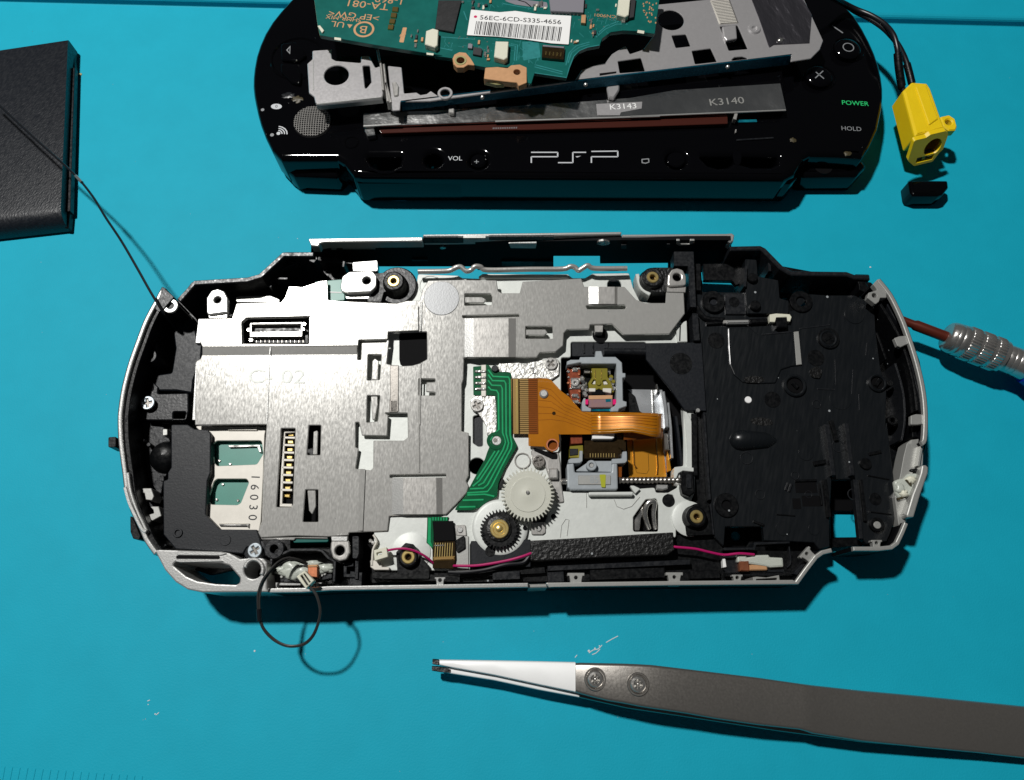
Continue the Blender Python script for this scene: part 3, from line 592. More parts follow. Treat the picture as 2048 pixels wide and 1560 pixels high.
# edges, board strip and lugs around the plate
plate('inner_board', RB, k1(1600, 480, 1830, 460, 1830, 625, 1600, 640), 8.2, SZ-.5, 'pcb_inner')
plate('solder_pad', RB, k1(1705, 555, 1810, 560, 1810, 570, 1705, 568), SZ-.5, SZ-.4, 'paper')
plate('inner_board', RB, k2(1420, 1015, 1710, 1010, 1690, 1055, 1440, 1060), 7, 10.2, 'pcb')
screw(RB, *at(k1, 1462, 575), SZ+.75, 1.3, 'solder', rot=1.5)
disc('locating_hole', RB, *at(k1, 1605, 566), .95, SZ, SZ+.03, 'deep', 18, .01)
def lug(pts, hx, hy, k, z, hr, m='silver', zlow=9):
    o = plate('lug', RB, pts, z-1.0, z, m, holes=[('c', *at(k, hx, hy), hr)], r=.7, b=.25, steps=2)
    ring('lug_post', o, *at(k, hx, hy), hr+1.0, hr-.05, zlow, z-.9, 'grey_black', 20); disc('hole_floor', o, *at(k, hx, hy), hr+.3, zlow, z-2.2, 'deep', 16); return o
lug(k1(755, 740, 752, 610, 790, 550, 840, 535, 890, 555, 918, 610, 918, 720, 900, 720), 838, 622, k1, 14.4, .75)
plate('lug_fold', RB, k1(762, 722, 916, 720, 912, 765, 772, 765), 11.5, 13.6, 'steel', r=.2)
lug(k3(80, 480, 95, 400, 150, 362, 330, 355, 365, 400, 360, 480, 320, 520, 140, 528, 90, 520), 285, 432, k3, 14.4, .85)
plate('lug_fold', RB, k3(175, 290, 370, 275, 372, 360, 178, 358), 11, 13.2, 'silver', r=.3)
plate('lug_fold', RB, k3(100, 525, 330, 520, 300, 575, 130, 575), 11.5, 12.9, 'steel', r=.2)
lug(k5(995, 480, 1000, 390, 1030, 345, 1070, 335, 1115, 350, 1140, 400, 1140, 470), 1070, 405, k5, 14.0, .95, 'satin')
plate('lug_fold', RB, k5(992, 482, 1140, 475, 1135, 525, 990, 522), 12, 13.3, 'satin', r=.1)
lug(k2(1715, 1040, 1850, 1040, 1858, 1130, 1830, 1185, 1780, 1197, 1730, 1175, 1710, 1110), 1780, 1118, k2, 13.8, .95, 'satin')
plate('lug_fold', RB, k2(1715, 1012, 1840, 1012, 1835, 1048, 1720, 1048), 12.7, 14.0, 'silver', r=.1)

# --- drive chassis
CH = 10.6
ch_holes = [d5(205, 120, 300, 120, 300, -30, 1030, -30, 1060, 60, 1400, 600, 1400, 1180, 1310, 1190, 1290, 1270, 1340, 1280, 1340, 1390, 1250, 1440, 1130, 1440, 1120, 1390, 980, 1400, 930, 1440, 470, 1440, 205, 1425, 205, 880),
  ('c', *at(k4, 1092, 490), 1.75), k4(1062, 120, 1135, 100, 1135, 345, 1100, 345, 1062, 320),
  k6(692, 870, 785, 738, 865, 730, 880, 780, 880, 978, 692, 978), k6(920, 720, 950, 698, 990, 705, 1000, 770, 960, 790, 925, 770),
  ('c', *at(k5, 580, 468), 1.6)]
chas = plate('drive_chassis', RB, [(700, 700), (760, 640), (800, 606), (818, 600), (830, 588), (836, 548), (916, 551), (925, 556), (957, 557), (975, 550), (1135, 548), (1145, 556), (1170, 556), (1185, 547), (1258, 546), (1266, 575), (1280, 603), (1335, 610), (1360, 640), (1374, 683), (1378, 690), (1388, 830), (1390, 940), (1390, 985), (1378, 1010), (1352, 1030), (1352, 1075), (1080, 1082), (940, 1086), (940, 1141), (748, 1141), (748, 1060), (700, 1000)], CH-.5, CH, 'chassis', holes=ch_holes, r=.5, b=.12)
plate('chassis_rib', chas, k3(1160, 400, 1190, 380, 1850, 385, 1862, 412, 1160, 415), CH, CH+.5, 'chassis', r=.2)
ring('boss_recess', chas, *at(k3, 780, 470), 2.6, 2.2, CH-.3, CH+.15, 'chassis', 30, .1)
# rolled lip along the far edge
lip = [(836, 543, 13.2), (880, 542.5, 13.2), (900, 541, 13.2), (912, 535, 13.6), (922, 534, 13.6), (932, 542, 13.4), (942, 540, 13.4), (950, 533, 13.8), (962, 534, 13.6), (975, 540, 13.2), (1060, 538.5, 13.2), (1125, 538, 13.2), (1140, 533, 13.6), (1150, 535, 13.5), (1157, 541, 13.4), (1166, 536, 13.6), (1176, 531, 13.8), (1190, 537, 13.4), (1254, 537, 13.2)]
tube('rolled_lip', chas, lip, .55, 'satin', 10, 4)
disc('hole_floor', chas, *at(k4, 1092, 490), 2.4, 5, 6, 'deep'); plate('hole_floor', chas, k4(1040, 90, 1150, 80, 1150, 370, 1040, 370), 7, 9.8, 'slate')
plate('hole_floor', chas, k3(540, 800, 800, 800, 800, 1100, 540, 1120), 7, CH+.03, 'deep', r=2.0, b=.02)
disc('hole_floor', chas, *at(k5, 580, 468), 2.2, 6, 8, 'grey_black')
plate('cast_bracket', chas, k3(1315, 1080, 1480, 1072, 1500, 1085, 1660, 1050, 1760, 1035, 1790, 1060, 1785, 1165, 1730, 1205, 1640, 1195, 1420, 1200, 1400, 1150, 1310, 1145), CH, CH+.7, 'cast', r=.3)
text('bracket_mark', chas, '2', *at(k3, 1585, 1140), 1.5, CH+.72, 14, 'ink')
plate('cast_bracket', chas, k3(1110, 1345, 1150, 1330, 1290, 1332, 1298, 1560)+k4(1232, 0, 1236, 262, 1200, 262, 1165, 262, 1160, 190, 1095, 90, 1048, 60, 1040, 10), CH, CH+.7, 'cast', r=.3)
screw(RB, *at(k3, 1725, 1080), CH+1.2, 1.4, 'satin', rot=.9); screw(RB, *at(k4, 1092, 38), CH+1.2, 1.4, 'satin', rot=.5)
screw(RB, *at(k4, 1550, 456), CH+1.1, 1.35, 'tweezer_steel', rot=.2)
plate('chassis_tab', chas, k5(425, 782, 492, 782, 490, 835, 430, 835), CH, SZ-.1, 'satin', r=.1)
disc('chassis_hole', chas, *at(k5, 470, 860), 1.75, CH, CH+.02, 'deep', 24, .01)
plate('chassis_rail', chas, k5(1060, 780, 1145, 745, 1150, 910, 1072, 912), CH, CH+.6, 'chassis', r=.1); bar('rail_groove', chas, *k5(1095, 770, 1090, 905), .3, CH+.5, CH+.62, 'deep', .01)
plate('under_window', RB, k5(245, 890, 1060, 880, 1060, 930, 900, 1010, 250, 1025), 7, 10.2, 'slate', r=.2)
for x in (345, 415, 530): bar('window_rib', RB, *k5(x, 905, x, 1000), .3, 10, 10.5, 'grey_black')
tube('guide_rod', RB, [(*at(k5, 500, 985), 10.8), (*at(k5, 830, 990), 10.8)], .75, 'grey_black', 12, 1)
plate('bay_floor', RB, [(540, 660), (700, 600), (850, 590), (1250, 590), (1280, 575), (1405, 560), (1410, 1010), (1412, 1150), (600, 1160), (540, 1120)], 2.0, 2.8, 'deep', r=.2, holes=[d5(1330, 760, 1440, 760, 1450, 1200, 1370, 1200)])
plate('drive_well', RB, d5(190, 60, 1030, -30, 1500, 600, 1500, 1480, 190, 1480), 3.4, 4.2, 'deep', holes=[d5(1340, 780, 1430, 780, 1440, 1180, 1380, 1180)])
# chassis embossed lines, small holes
for q in [k6(345, 690, 345, 800), k6(150, 1020, 160, 930, 190, 885, 215, 890, 200, 1010), k6(550, 740, 570, 790, 620, 810, 680, 790, 740, 720)]:
    stroke('press_line', chas, q, .12, CH, 'dull_silver', .1)
for x, y, r in [(1660, 865, .55), (1448, 950, .45)]: disc('chassis_hole', chas, *at(k4, x, y), r, CH+(0 if x > 1500 else 1.3), CH+.02+(0 if x > 1500 else 1.3), 'deep', 14, .01)
plate('clamp_tab', chas, k4(1495, 905, 1600, 905, 1600, 985, 1580, 1000, 1495, 1000), CH, CH+.45, 'satin', r=.4); disc('clamp_rivet', chas, *at(k4, 1550, 955), .55, CH+.4, CH+.7, 'silver', 14)
plate('clamp_tab', chas, k4(925, 930, 1005, 925, 1015, 1010, 935, 1005), CH, CH+.45, 'satin', r=.3); disc('clamp_rivet', chas, *at(k4, 965, 963), .6, CH+.4, CH+.7, 'silver', 14)
plate('spring_clip', RB, k6(700, 880, 780, 760, 800, 770, 750, 880, 740, 970, 700, 970), 8, 9.4, 'chrome', r=.3); tube('spring_clip', RB, [(*at(k6, 810, 960), 9), (*at(k6, 780, 850), 9.8), (*at(k6, 800, 770), 10.4), (*at(k6, 850, 760), 10.4), (*at(k6, 845, 850), 9.6), (*at(k6, 860, 960), 9)], .55, 'chrome')
plate('clip_floor', RB, k6(680, 720, 900, 720, 900, 990, 680, 990), 6, 7, 'deep')
disc('rubber_foot', RB, *at(k6, 955, 745), 1.3, 8, CH+.3, 'black')

# --- brass inserts in rubber mounts
def mount(px, py, z, tail=None, m='black', r=2.35):
    o = lathe('rubber_mount', RB, px, py, [(r+.5, 6), (r+.5, z-2.0), (r+.1, z-1.2), (r, z-.3), (r-.35, z), (1.3, z), (1.3, z-1.3), (.001, z-1.3)], m, 32)
    b = ring('brass_insert', o, px, py, 1.35, .62, z-1.2, z+.2, 'brass', 22, .15); disc('insert_bore', o, px, py, .64, z-1.6, z-.9, 'kapton_brown', 14); return o
plate('mount_arm', RB, k3(290, 520, 330, 380, 420, 370, 500, 365, 540, 500, 420, 525, 400, 600, 290, 600), 8, 12.8, 'black', r=.3)
mount(*at(k3, 495, 435), 14.2, m='foam'); lathe('mount_seat', RB, *at(k3, 520, 470), [(4.6, 6), (4.6, 11), (4.2, 11.5), (3.3, 11.5), (.001, 11.5)], 'grey_black', 32)
mount(*at(k5, 880, 405), 14.0, m='foam'); plate('mount_arm', RB, k5(880, 330, 1040, 330, 1000, 480, 985, 525, 880, 525, 830, 480), 8, 12.9, 'foam', r=.3); rim('mount_collar', RB, k5(760, 380, 775, 450, 800, 500, 860, 540), .8, 8, 12.2, 'chassis', sm=3)
plate('mount_foot', RB, k4(490, 1130, 560, 1060, 620, 1070, 680, 1170, 740, 1235, 740, 1330, 380, 1330, 390, 1310, 500, 1280), 6, 11.6, 'black', r=.4)
mount(*at(k4, 580, 1165), 13.0, r=2.0); lathe('mount_seat', RB, *at(k4, 600, 1130), [(4.0, CH-.2), (4.0, CH+.2), (3.9, CH+.25), (.001, CH+.25)], 'chassis', 32)
lathe('mount_seat', RB, *at(k6, 1110, 880), [(3.6, CH-.2), (3.6, CH+.3), (2.9, CH+.5), (.001, CH+.5)], 'chassis', 32)
plate('mount_foot', RB, k6(1075, 900, 1090, 800, 1150, 770, 1250, 770, 1290, 1000, 1090, 1010), 6, 11.4, 'black', r=.5)
mount(*at(k6, 1165, 865), 13.2, r=2.1)

# --- green ribbon with its traces
gz = CH+.95
green = plate('green_ribbon', RB, d7(185, 235, 300, 225, 380, 205, 420, 225, 480, 312, 700, 312, 725, 335, 732, 1200, 800, 1335)+k4(1388, 345, 1300, 500, 1250, 620, 1240, 720, 1175, 750, 1110, 800, 1055, 818, 925, 818, 940, 790, 1000, 720, 1040, 640, 1110, 510, 1150, 440, 1168, 385, 1185, 345, 1168, 300, 1190, 260, 1236, 248)+d7(520, 1160, 515, 680, 490, 645, 380, 640, 190, 640), gz-.15, gz, 'green', r=.2, b=.03)
tr_paths = [d7(400, 280, 470, 375, 690, 385, 705, 430, 710, 1200, 735, 1330)+k4(1345, 360, 1270, 500, 1200, 640, 1170, 680, 1020, 690),
            d7(400, 350, 460, 435, 630, 440, 650, 480, 655, 1190, 690, 1320)+k4(1315, 365, 1240, 500, 1170, 630, 1140, 655, 1040, 660),
            d7(400, 430, 450, 500, 580, 505, 600, 550, 604, 1170, 645, 1310)+k4(1285, 370, 1210, 500, 1140, 615, 1100, 635),
            d7(400, 520, 440, 565, 520, 575, 545, 620, 550, 1130, 480, 1180, 430, 1280),
            k4(1255, 375, 1180, 495, 1110, 600, 1060, 640), k4(1225, 380, 1150, 500, 1090, 590), k4(1020, 705, 1150, 700, 1220, 715), k4(985, 745, 1140, 740), k4(960, 795, 1080, 792)]
for q in tr_paths: stroke('ribbon_trace', green, q, .32, gz, 'trace', .05)
for i in range(4):
    y = 300+i*83; plate('solder_pad', green, d7(205, y-20, 330, y-25, 375, y-10, 375, y+18, 330, y+22, 205, y+18), gz-.02, gz+.35, 'solder', r=.25, b=.2)
plate('ribbon_stiffener', green, d7(300, 210, 370, 205, 370, 660, 300, 660), gz, gz+.12, 'beige', r=.1)
ring('ribbon_eyelet', green, *at(d7, 505, 1285), 1.9, 1.15, gz-.05, gz+.1, 'green', 24, .05); disc('ribbon_rivet', green, *at(d7, 520, 1285), 1.0, CH, gz+.12, 'silver', 20); disc('ribbon_rivet', green, *at(d7, 500, 1280), .5, gz, gz+.18, 'tweezer_steel', 14)
disc('locating_peg', RB, *at(d7, 495, 260), .75, CH, CH+1.5, 'slate', 16)
g2 = plate('green_ribbon', RB, k4(722, 868, 882, 868, 872, 905, 770, 905, 768, 1125, 745, 1085, 716, 1060, 720, 960), CH+.2, CH+.4, 'green', r=.1, b=.03)
for dx in (0, 16, 32): stroke('ribbon_trace', g2, k4(735+dx*.4, 875, 732+dx*.4, 970, 728+dx*.5, 1055, 752+dx*.2, 1090), .2, CH+.4, 'trace', .04)
for i in range(6): stroke('ribbon_trace', g2, k4(765+i*20, 870, 765+i*20, 895), .25, CH+.4, 'trace', .04)
# brown folded ribbon end
plate('dark_ribbon', RB, k4(762, 900, 915, 897, 928, 1045, 772, 1050), CH+.5, CH+1.2, 'deep', r=.1)
plate('brown_ribbon', RB, k4(772, 1048, 928, 1043, 935, 1180, 920, 1255, 762, 1250, 760, 1120), CH+.3, CH+.9, 'kapton_brown', r=.1)
for i in range(8): bar('ribbon_contact', RB, *k4(784+i*18, 1060, 778+i*18, 1165), .16, CH+.85, CH+.95, 'brass', .02)
bar('ribbon_crease', RB, *k4(765, 1180, 928, 1172), .9, CH+.8, CH+1.15, 'kapton_gold', .3); bar('ribbon_crease', RB, *k4(775, 1080, 850, 1078), .3, CH+.8, CH+1.1, 'solder', .1)
plate('ribbon_socket', RB, k4(930, 1000, 1030, 1010, 1030, 1265, 930, 1250), 8, CH+.3, 'dull_silver', r=.2); plate('ribbon_socket', RB, k4(935, 1040, 1000, 1000, 1005, 1100, 940, 1140), CH, CH+.8, 'black', r=.4)

# --- amber ribbon of the laser
kz = CH+1.3
amber = plate('amber_ribbon', RB, d7(975, 402, 1230, 400, 1300, 432, 1440, 585, 1545, 660)+d5(330, 560, 410, 648, 520, 655, 520, 870, 190, 872)+d7(1400, 1190, 1410, 1300, 1380, 1400, 1310, 1450, 1230, 1410, 1195, 1370, 970, 1362), kz-.15, kz, 'kapton', r=.3, b=.03, holes=[('c', *at(d7, 1312, 1345), 1.0)])
ring('eyelet', amber, *at(d7, 1312, 1345), 1.35, 1.0, kz-.1, kz+.12, 'copper', 24, .05); disc('eyelet_floor', amber, *at(d7, 1312, 1345), 1.1, CH, CH+.6, 'kapton_dark', 20)
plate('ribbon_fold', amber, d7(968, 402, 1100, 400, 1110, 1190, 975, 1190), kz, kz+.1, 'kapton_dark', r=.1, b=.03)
plate('ribbon_tongue', amber, d7(722, 406, 972, 404, 980, 1190, 738, 1190), kz-.2, kz+.02, 'kapton_gold', r=.1, b=.03)
for x, m_ in [(740, 'kapton_brown'), (765, 'kapton_gold'), (805, 'gold'), (835, 'kapton_brown')]: bar('tongue_line', amber, *d7(x, 410, x+6, 1188), .3 if x != 805 else .45, kz, kz+.06, m_, .02)
for i in range(26): bar('ribbon_line', amber, *d7(840 if i % 2 else 850, 430+i*29, 1095, 430+i*29), .08, kz+.03, kz+.115, 'kapton_brown', .01)
disc('ribbon_pin', amber, *at(d7, 1190, 615), .95, kz, kz+.5, 'silver', 20, .3); disc('ribbon_mark', amber, *at(d7, 1332, 898), .4, kz, kz+.03, 'kapton_brown', 12, .01)
# the free arm of the ribbon bows up and folds back under itself
def band(name, xs, ztop, ya, yb, m, par):
    n = len(xs); v, f = [], []
    for (x, z), a, b_ in zip(zip(xs, ztop), ya, yb):
        for t in range(5):
            p = U(*at(d5, x, a+(b_-a)*t/4), z); v.append(p)
    for i in range(n-1):
        for t in range(4): f.append((i*5+t, i*5+t+1, (i+1)*5+t+1, (i+1)*5+t))
    o = mk(name, v, f, m, par, True); md = o.modifiers.new('thick', 'SOLIDIFY'); md.thickness = .0001; return o
xs = [500, 600, 700, 800, 900, 1000, 1080, 1140, 1180, 1198]
zz = [kz+.01, kz+.2, kz+.62, kz+1.15, kz+1.7, kz+2.05, kz+2.05, kz+1.6, kz+.6, kz-.8]
band('ribbon_arm', xs, zz, [655, 655, 655, 656, 658, 660, 663, 667, 670, 672], [868, 866, 862, 852, 850, 870, 890, 897, 900, 902], 'kapton', amber)
for o_ in (.12, .24, .36, .5, .64, .78, .9):
    ya_ = [655, 655, 655, 656, 658, 660, 663, 667, 670, 672]; yb_ = [868, 866, 862, 852, 850, 870, 890, 897, 900, 902]
    band('ribbon_trace', xs[:8], [z+.06 for z in zz[:8]], [a+(c_-a)*o_ for a, c_ in zip(ya_, yb_)], [a+(c_-a)*o_+4 for a, c_ in zip(ya_, yb_)], 'kapton_dark' if o_ < .6 else 'kapton_gold', amber)
for o_ in range(6): stroke('ribbon_trace', amber, d7(1110, 520+o_*95, 1290, 560+o_*85, 1480, 760+o_*50)+[at(d5, 505, 690+o_*30)], .07, kz, 'kapton_dark', .03)
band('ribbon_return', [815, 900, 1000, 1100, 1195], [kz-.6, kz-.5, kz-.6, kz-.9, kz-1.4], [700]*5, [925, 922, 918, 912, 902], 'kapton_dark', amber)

# --- laser unit
laser = plate('laser_frame', RB, d5(262, 160, 300, 142, 382, 142, 392, 116, 540, 114, 542, 58, 600, 56, 616, 114, 738, 114, 800, 170, 806, 272, 835, 272, 835, 315, 806, 320, 810, 542, 846, 552, 846, 595, 772, 622, 762, 648, 700, 648, 716, 615, 745, 560, 745, 182, 410, 182, 395, 170, 262, 196), 9, 12.2, 'housing', r=.2, b=.15)
plate('laser_board', laser, d5(262, 172, 395, 176, 395, 575, 300, 590), 8, 10.6, 'copper_red', r=.1)
for x, y, w_, h_ in [(342, 235, 55, 45), (345, 370, 90, 110), (342, 490, 65, 38), (345, 552, 65, 36)]:
    plate('solder_pad', laser, d5(x-w_/2, y-h_/2, x+w_/2, y-h_/2, x+w_/2, y+h_/2, x-w_/2, y+h_/2), 10.5, 11.0, 'solder', r=.2, b=.2)
ring('trim_screw', laser, *at(d5, 342, 365), .85, .25, 10.9, 11.4, 'satin', 18)
for i in range(14): disc('solder_dot', laser, *at(d5, 280+rnd.uniform(-10, 20)+(95 if i % 2 else 0), 200+i*28), .22+rnd.random()*.12, 10.5, 10.9, 'solder' if i % 3 else 'copper', 8)
for i in range(12): disc('coil_dot', laser, *at(d5, 415+rnd.uniform(-8, 50), 310+i*16), .36+rnd.random()*.2, 9.4, 10.9+rnd.random()*.5, 'solder' if i % 3 else 'ink', 9)
for i in range(7): disc('coil_dot', laser, *at(d5, 690+rnd.uniform(-25, 30), 310+i*22), .36+rnd.random()*.2, 9.4, 10.9+rnd.random()*.4, 'solder' if i % 2 else 'olive', 9)
plate('laser_well', laser, d5(395, 175, 760, 175, 760, 640, 395, 640), 7, 8.2, 'deep')
for x0, x1, y0, y1 in [(430, 490, 225, 275), (640, 690, 225, 290), (740, 765, 180, 470)]: plate('pole_piece', laser, d5(x0, y0, x1, y0, x1, y1, x0, y1), 8.2, 9.8, 'tweezer_steel', r=.2)
act = plate('lens_actuator', laser, d5(500, 225, 660, 225, 660, 310, 690, 350, 715, 430, 690, 455, 600, 440, 575, 425, 545, 445, 480, 440, 470, 370, 510, 310), 9.4, 11.2, 'olive', r=.2, holes=[d5(498, 380, 525, 335, 545, 345, 540, 385), d5(610, 345, 640, 340, 672, 385, 620, 388)])
plate('actuator_pad', laser, d5(498, 380, 525, 335, 545, 345, 540, 385), 9.5, 10.7, 'beige', r=.05); plate('actuator_pad', laser, d5(610, 345, 640, 340, 672, 385, 620, 388), 9.5, 10.7, 'beige', r=.05)
plate('actuator_foot', laser, d5(475, 420, 545, 420, 540, 455, 480, 455), 9.5, 11.4, 'beige', r=.2); plate('actuator_foot', laser, d5(610, 420, 700, 420, 695, 470, 615, 455), 9.5, 11.4, 'beige', r=.2)
disc('lens_dot', laser, *at(d5, 572, 370), .55, 11, 11.5, 'olive', 16); bar('actuator_slit', laser, *d5(540, 240, 540, 330), .15, 11.1, 11.3, 'gold', .03); bar('actuator_slit', laser, *d5(600, 240, 600, 330), .15, 11.1, 11.3, 'gold', .03)
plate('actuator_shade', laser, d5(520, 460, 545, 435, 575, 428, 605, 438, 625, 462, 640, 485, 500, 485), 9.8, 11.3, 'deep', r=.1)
pr = plate('prism_block', laser, d5(472, 490, 712, 486, 712, 610, 472, 614), 9.4, 11.6, 'prism', r=.1, b=.2)
plate('prism_face', laser, d5(476, 492, 706, 489, 704, 525, 478, 530), 11.5, 11.68, 'copper_pad', r=.05, b=.03); plate('prism_face', laser, d5(640, 528, 690, 526, 690, 552, 642, 556), 11.5, 11.68, 'lens_blue', r=.05, b=.03)
plate('magnet', laser, d5(442, 530, 472, 528, 472, 580, 442, 580), 10, 11.9, 'magenta', r=.2); plate('magnet', laser, d5(712, 528, 744, 528, 744, 580, 712, 580), 10, 11.9, 'magenta', r=.2)
plate('prism_holder', laser, d5(425, 520, 445, 515, 445, 590, 480, 612, 500, 618, 498, 648, 410, 645, 408, 560), 9, 11.9, 'housing', r=.2)
plate('prism_holder', laser, d5(690, 612, 745, 585, 745, 625, 720, 650, 688, 648), 9, 11.9, 'housing', r=.2)
plate('lens_window', laser, d5(500, 616, 690, 614, 688, 645, 505, 645), 9, 11.0, 'lens_blue', r=.1)
# foil plate beside the laser
foil = plate('foil_plate', RB, d5(850, 430, 1195, 435, 1205, 660, 1240, 1290, 865, 1290, 850, 930), 6.2, 6.8, 'foil', r=.2)
plate('amber_reflection', foil, d5(848, 930, 1190, 905, 1235, 1285, 868, 1290), 6.9, 7.1, 'amber', r=.2, b=.02)  # orange reflection in the foil, painted as a sheet of its own
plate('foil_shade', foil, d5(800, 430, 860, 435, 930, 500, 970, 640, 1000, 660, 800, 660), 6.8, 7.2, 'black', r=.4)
rim('foil_edge', foil, d5(1100, 430, 1110, 660), .3, 6.8, 7.4, 'chrome', b=.1); rim('foil_edge', foil, d5(1140, 380, 1150, 450), .3, 6.8, 8.4, 'chrome', b=.1)
for q in [d5(910, 930, 920, 1160, 945, 1200), d5(1130, 880, 1150, 1180, 1145, 1260)]: rim('film_edge', foil, q, .3, 7, 7.5, 'gold', b=.1)
rim('film_slot', foil, d5(925, 1190, 945, 1245, 1040, 1255, 1062, 1215, 1055, 1060), .08, 7.05, 7.14, 'kapton_brown', b=.02)
rim('foil_wall', RB, d5(1200, 450, 1225, 600, 1240, 800), .8, 6.5, 10.4, 'foil', b=.2); rim('foil_wall', RB, d5(1250, 560, 1275, 800, 1290, 1100), .5, 6.5, 9.8, 'foil', b=.1); rim('foil_wall', RB, d5(1225, 860, 1240, 1020), .9, 8, 10.2, 'tweezer_steel', b=.2)
plate('foil_corner', RB, d5(1235, 1030, 1250, 1030, 1282, 1220, 1245, 1235), 7.5, 8.4, 'amber', r=.1)
rim('inner_guide', RB, d5(1325, 690, 1345, 830, 1385, 1180), .6, 4, 8.5, 'slate', b=.1)
plate('chassis_strip', RB, d5(1400, 560, 1425, 640, 1470, 720, 1495, 800, 1500, 1215, 1440, 1215, 1430, 1195, 1440, 1050, 1425, 860), 8, 11.0, 'chassis', r=.2)
plate('corner_block', RB, d5(1310, 1190, 1500, 1195, 1500, 1235, 1395, 1225, 1350, 1250, 1330, 1300, 1305, 1300), 8, 11.4, 'chassis', r=.2)
# carriage
car = plate('laser_carriage', RB, d5(262, 1160, 330, 1150, 340, 1240, 700, 1240, 705, 1120, 755, 1130, 762, 1400, 740, 1412, 300, 1415, 268, 1390), 8, 11.8, 'housing', r=.3, b=.3, steps=2)
plate('carriage_top', car, d5(370, 1270, 690, 1270, 690, 1362, 372, 1362), 11.7, 12.0, 'dull_silver', r=.1)
plate('carriage_web', car, d5(340, 1230, 470, 1140, 520, 1130, 710, 1130, 710, 1240), 8, 11.0, 'housing', r=.2)
plate('carriage_arm', car, d5(275, 1120, 300, 1105, 385, 1100, 385, 1030, 418, 1030, 415, 1130, 390, 1150, 280, 1155), 9, 11.9, 'housing', r=.2); plate('carriage_arm', car, d5(700, 1110, 800, 1105, 805, 1040, 848, 1035, 850, 1130, 830, 1150, 700, 1160), 9, 11.9, 'housing', r=.2)
ring('carriage_boss', car, *at(d5, 503, 1172), 1.1, .5, 11, 12.4, 'housing', 20); disc('boss_core', car, *at(d5, 503, 1172), .5, 11, 12.1, 'silver', 14)
plate('yellow_mark', car, d5(580, 1262, 642, 1262, 638, 1390, 598, 1385), 11.98, 12.08, 'lime', r=.2, b=.02); text('carriage_mark', car, '85', *at(d5, 530, 1318), 1.3, 12.02, 0, 'housing')
plate('carriage_side', car, d5(750, 1175, 800, 1178, 798, 1290, 752, 1285), 8, 10.6, 'kapton_dark', r=.1)
plate('pickup_board', RB, d5(430, 930, 780, 930, 800, 1060, 780, 1100, 430, 1090), 7, 10.2, 'kapton_brown', r=.2); plate('pickup_board', RB, d5(430, 1040, 770, 1040, 770, 1105, 430, 1105), 8, 10.9, 'kapton_brown', r=.1)
for i in range(10): bar('pickup_pin', RB, *d5(490+i*26, 1055, 490+i*26, 1095), .15, 10.8, 11.05, 'brass', .02)
plate('pickup_tape', RB, d5(508, 860, 728, 860, 722, 905, 700, 915, 510, 915), 10, 11.4, 'paper', r=.1)
plate('copper_tape', RB, d5(295, 865, 410, 870, 415, 960, 300, 965), 8, 10.8, 'copper_red', r=.2); plate('olive_tape', RB, d5(290, 985, 420, 975, 425, 1100, 285, 1100), 8, 10.4, 'olive', r=.2); plate('copper_tape', RB, d5(740, 840, 840, 850, 840, 1040, 760, 1000), 8, 10.5, 'kapton_brown', r=.2); plate('dark_core', RB, d5(290, 1010, 372, 1010, 372, 1070, 290, 1080), 9, 10.6, 'slate', r=.1)
plate('pivot_plate', RB, k4(1490, 370, 1700, 385, 1715, 500, 1720, 620, 1740, 760, 1690, 765, 1600, 500, 1500, 440), 8, CH+.4, 'satin', r=.4, b=.2)
plate('pivot_slot', RB, k4(1505, 350, 1600, 380, 1690, 400, 1690, 440, 1650, 440, 1520, 380), CH+.35, CH+.45, 'deep', r=.3, b=.02)
plate('pivot_clip', RB, k4(1625, 505, 1695, 505, 1695, 585, 1625, 585), CH, CH+1.6, 'satin', r=.2, b=.3)
# lead screw with its thread
A, B = U(*at(d5, 770, 1322), 10.4), U(*at(d5, 1400, 1322), 10.4)
L_ = (B-A).length; prof = []
for i in range(int(L_/.22)): prof.append((i*.22, .72 if i % 4 < 2 else .56))
turned('lead_screw', RB, A, B, prof, 'tweezer_steel', 16)
A2, B2 = U(*at(d5, 165, 1332), 10.4), U(*at(d5, 275, 1332), 10.4); turned('screw_journal', RB, A2, B2, [(0, .4), (.3, .6), (.6, .6), (.7, .35), (1.0, .35), (1.1, .65), (2.2, .65)], 'chrome', 16)
plate('bearing_block', RB, d5(1385, 1225, 1500, 1235, 1512, 1440, 1460, 1480, 1390, 1450, 1375, 1380), 7, 12.6, 'black', r=.4, b=.3); plate('bearing_cap', RB, d5(1430, 1260, 1480, 1262, 1480, 1400, 1430, 1395), 12.4, 12.9, 'grey_black', r=.3)
plate('screw_stop', RB, d5(1300, 1270, 1390, 1280, 1390, 1380, 1310, 1370), 9, 10.7, 'cast', r=.3, b=.3)
plate('rail_tab', RB, d5(472, 1432, 905, 1428, 915, 1445, 905, 1468, 478, 1470), CH, CH+1.4, 'chassis', r=.3, b=.3, steps=2); plate('rail_tab', RB, d5(1138, 1360, 1250, 1362, 1248, 1400, 1200, 1412, 1140, 1405), CH, CH+1.2, 'silver', r=.2, b=.2); plate('rail_tab', RB, d5(875, 1370, 915, 1370, 980, 1400, 930, 1450, 915, 1430), CH, CH+.9, 'chassis', r=.2)

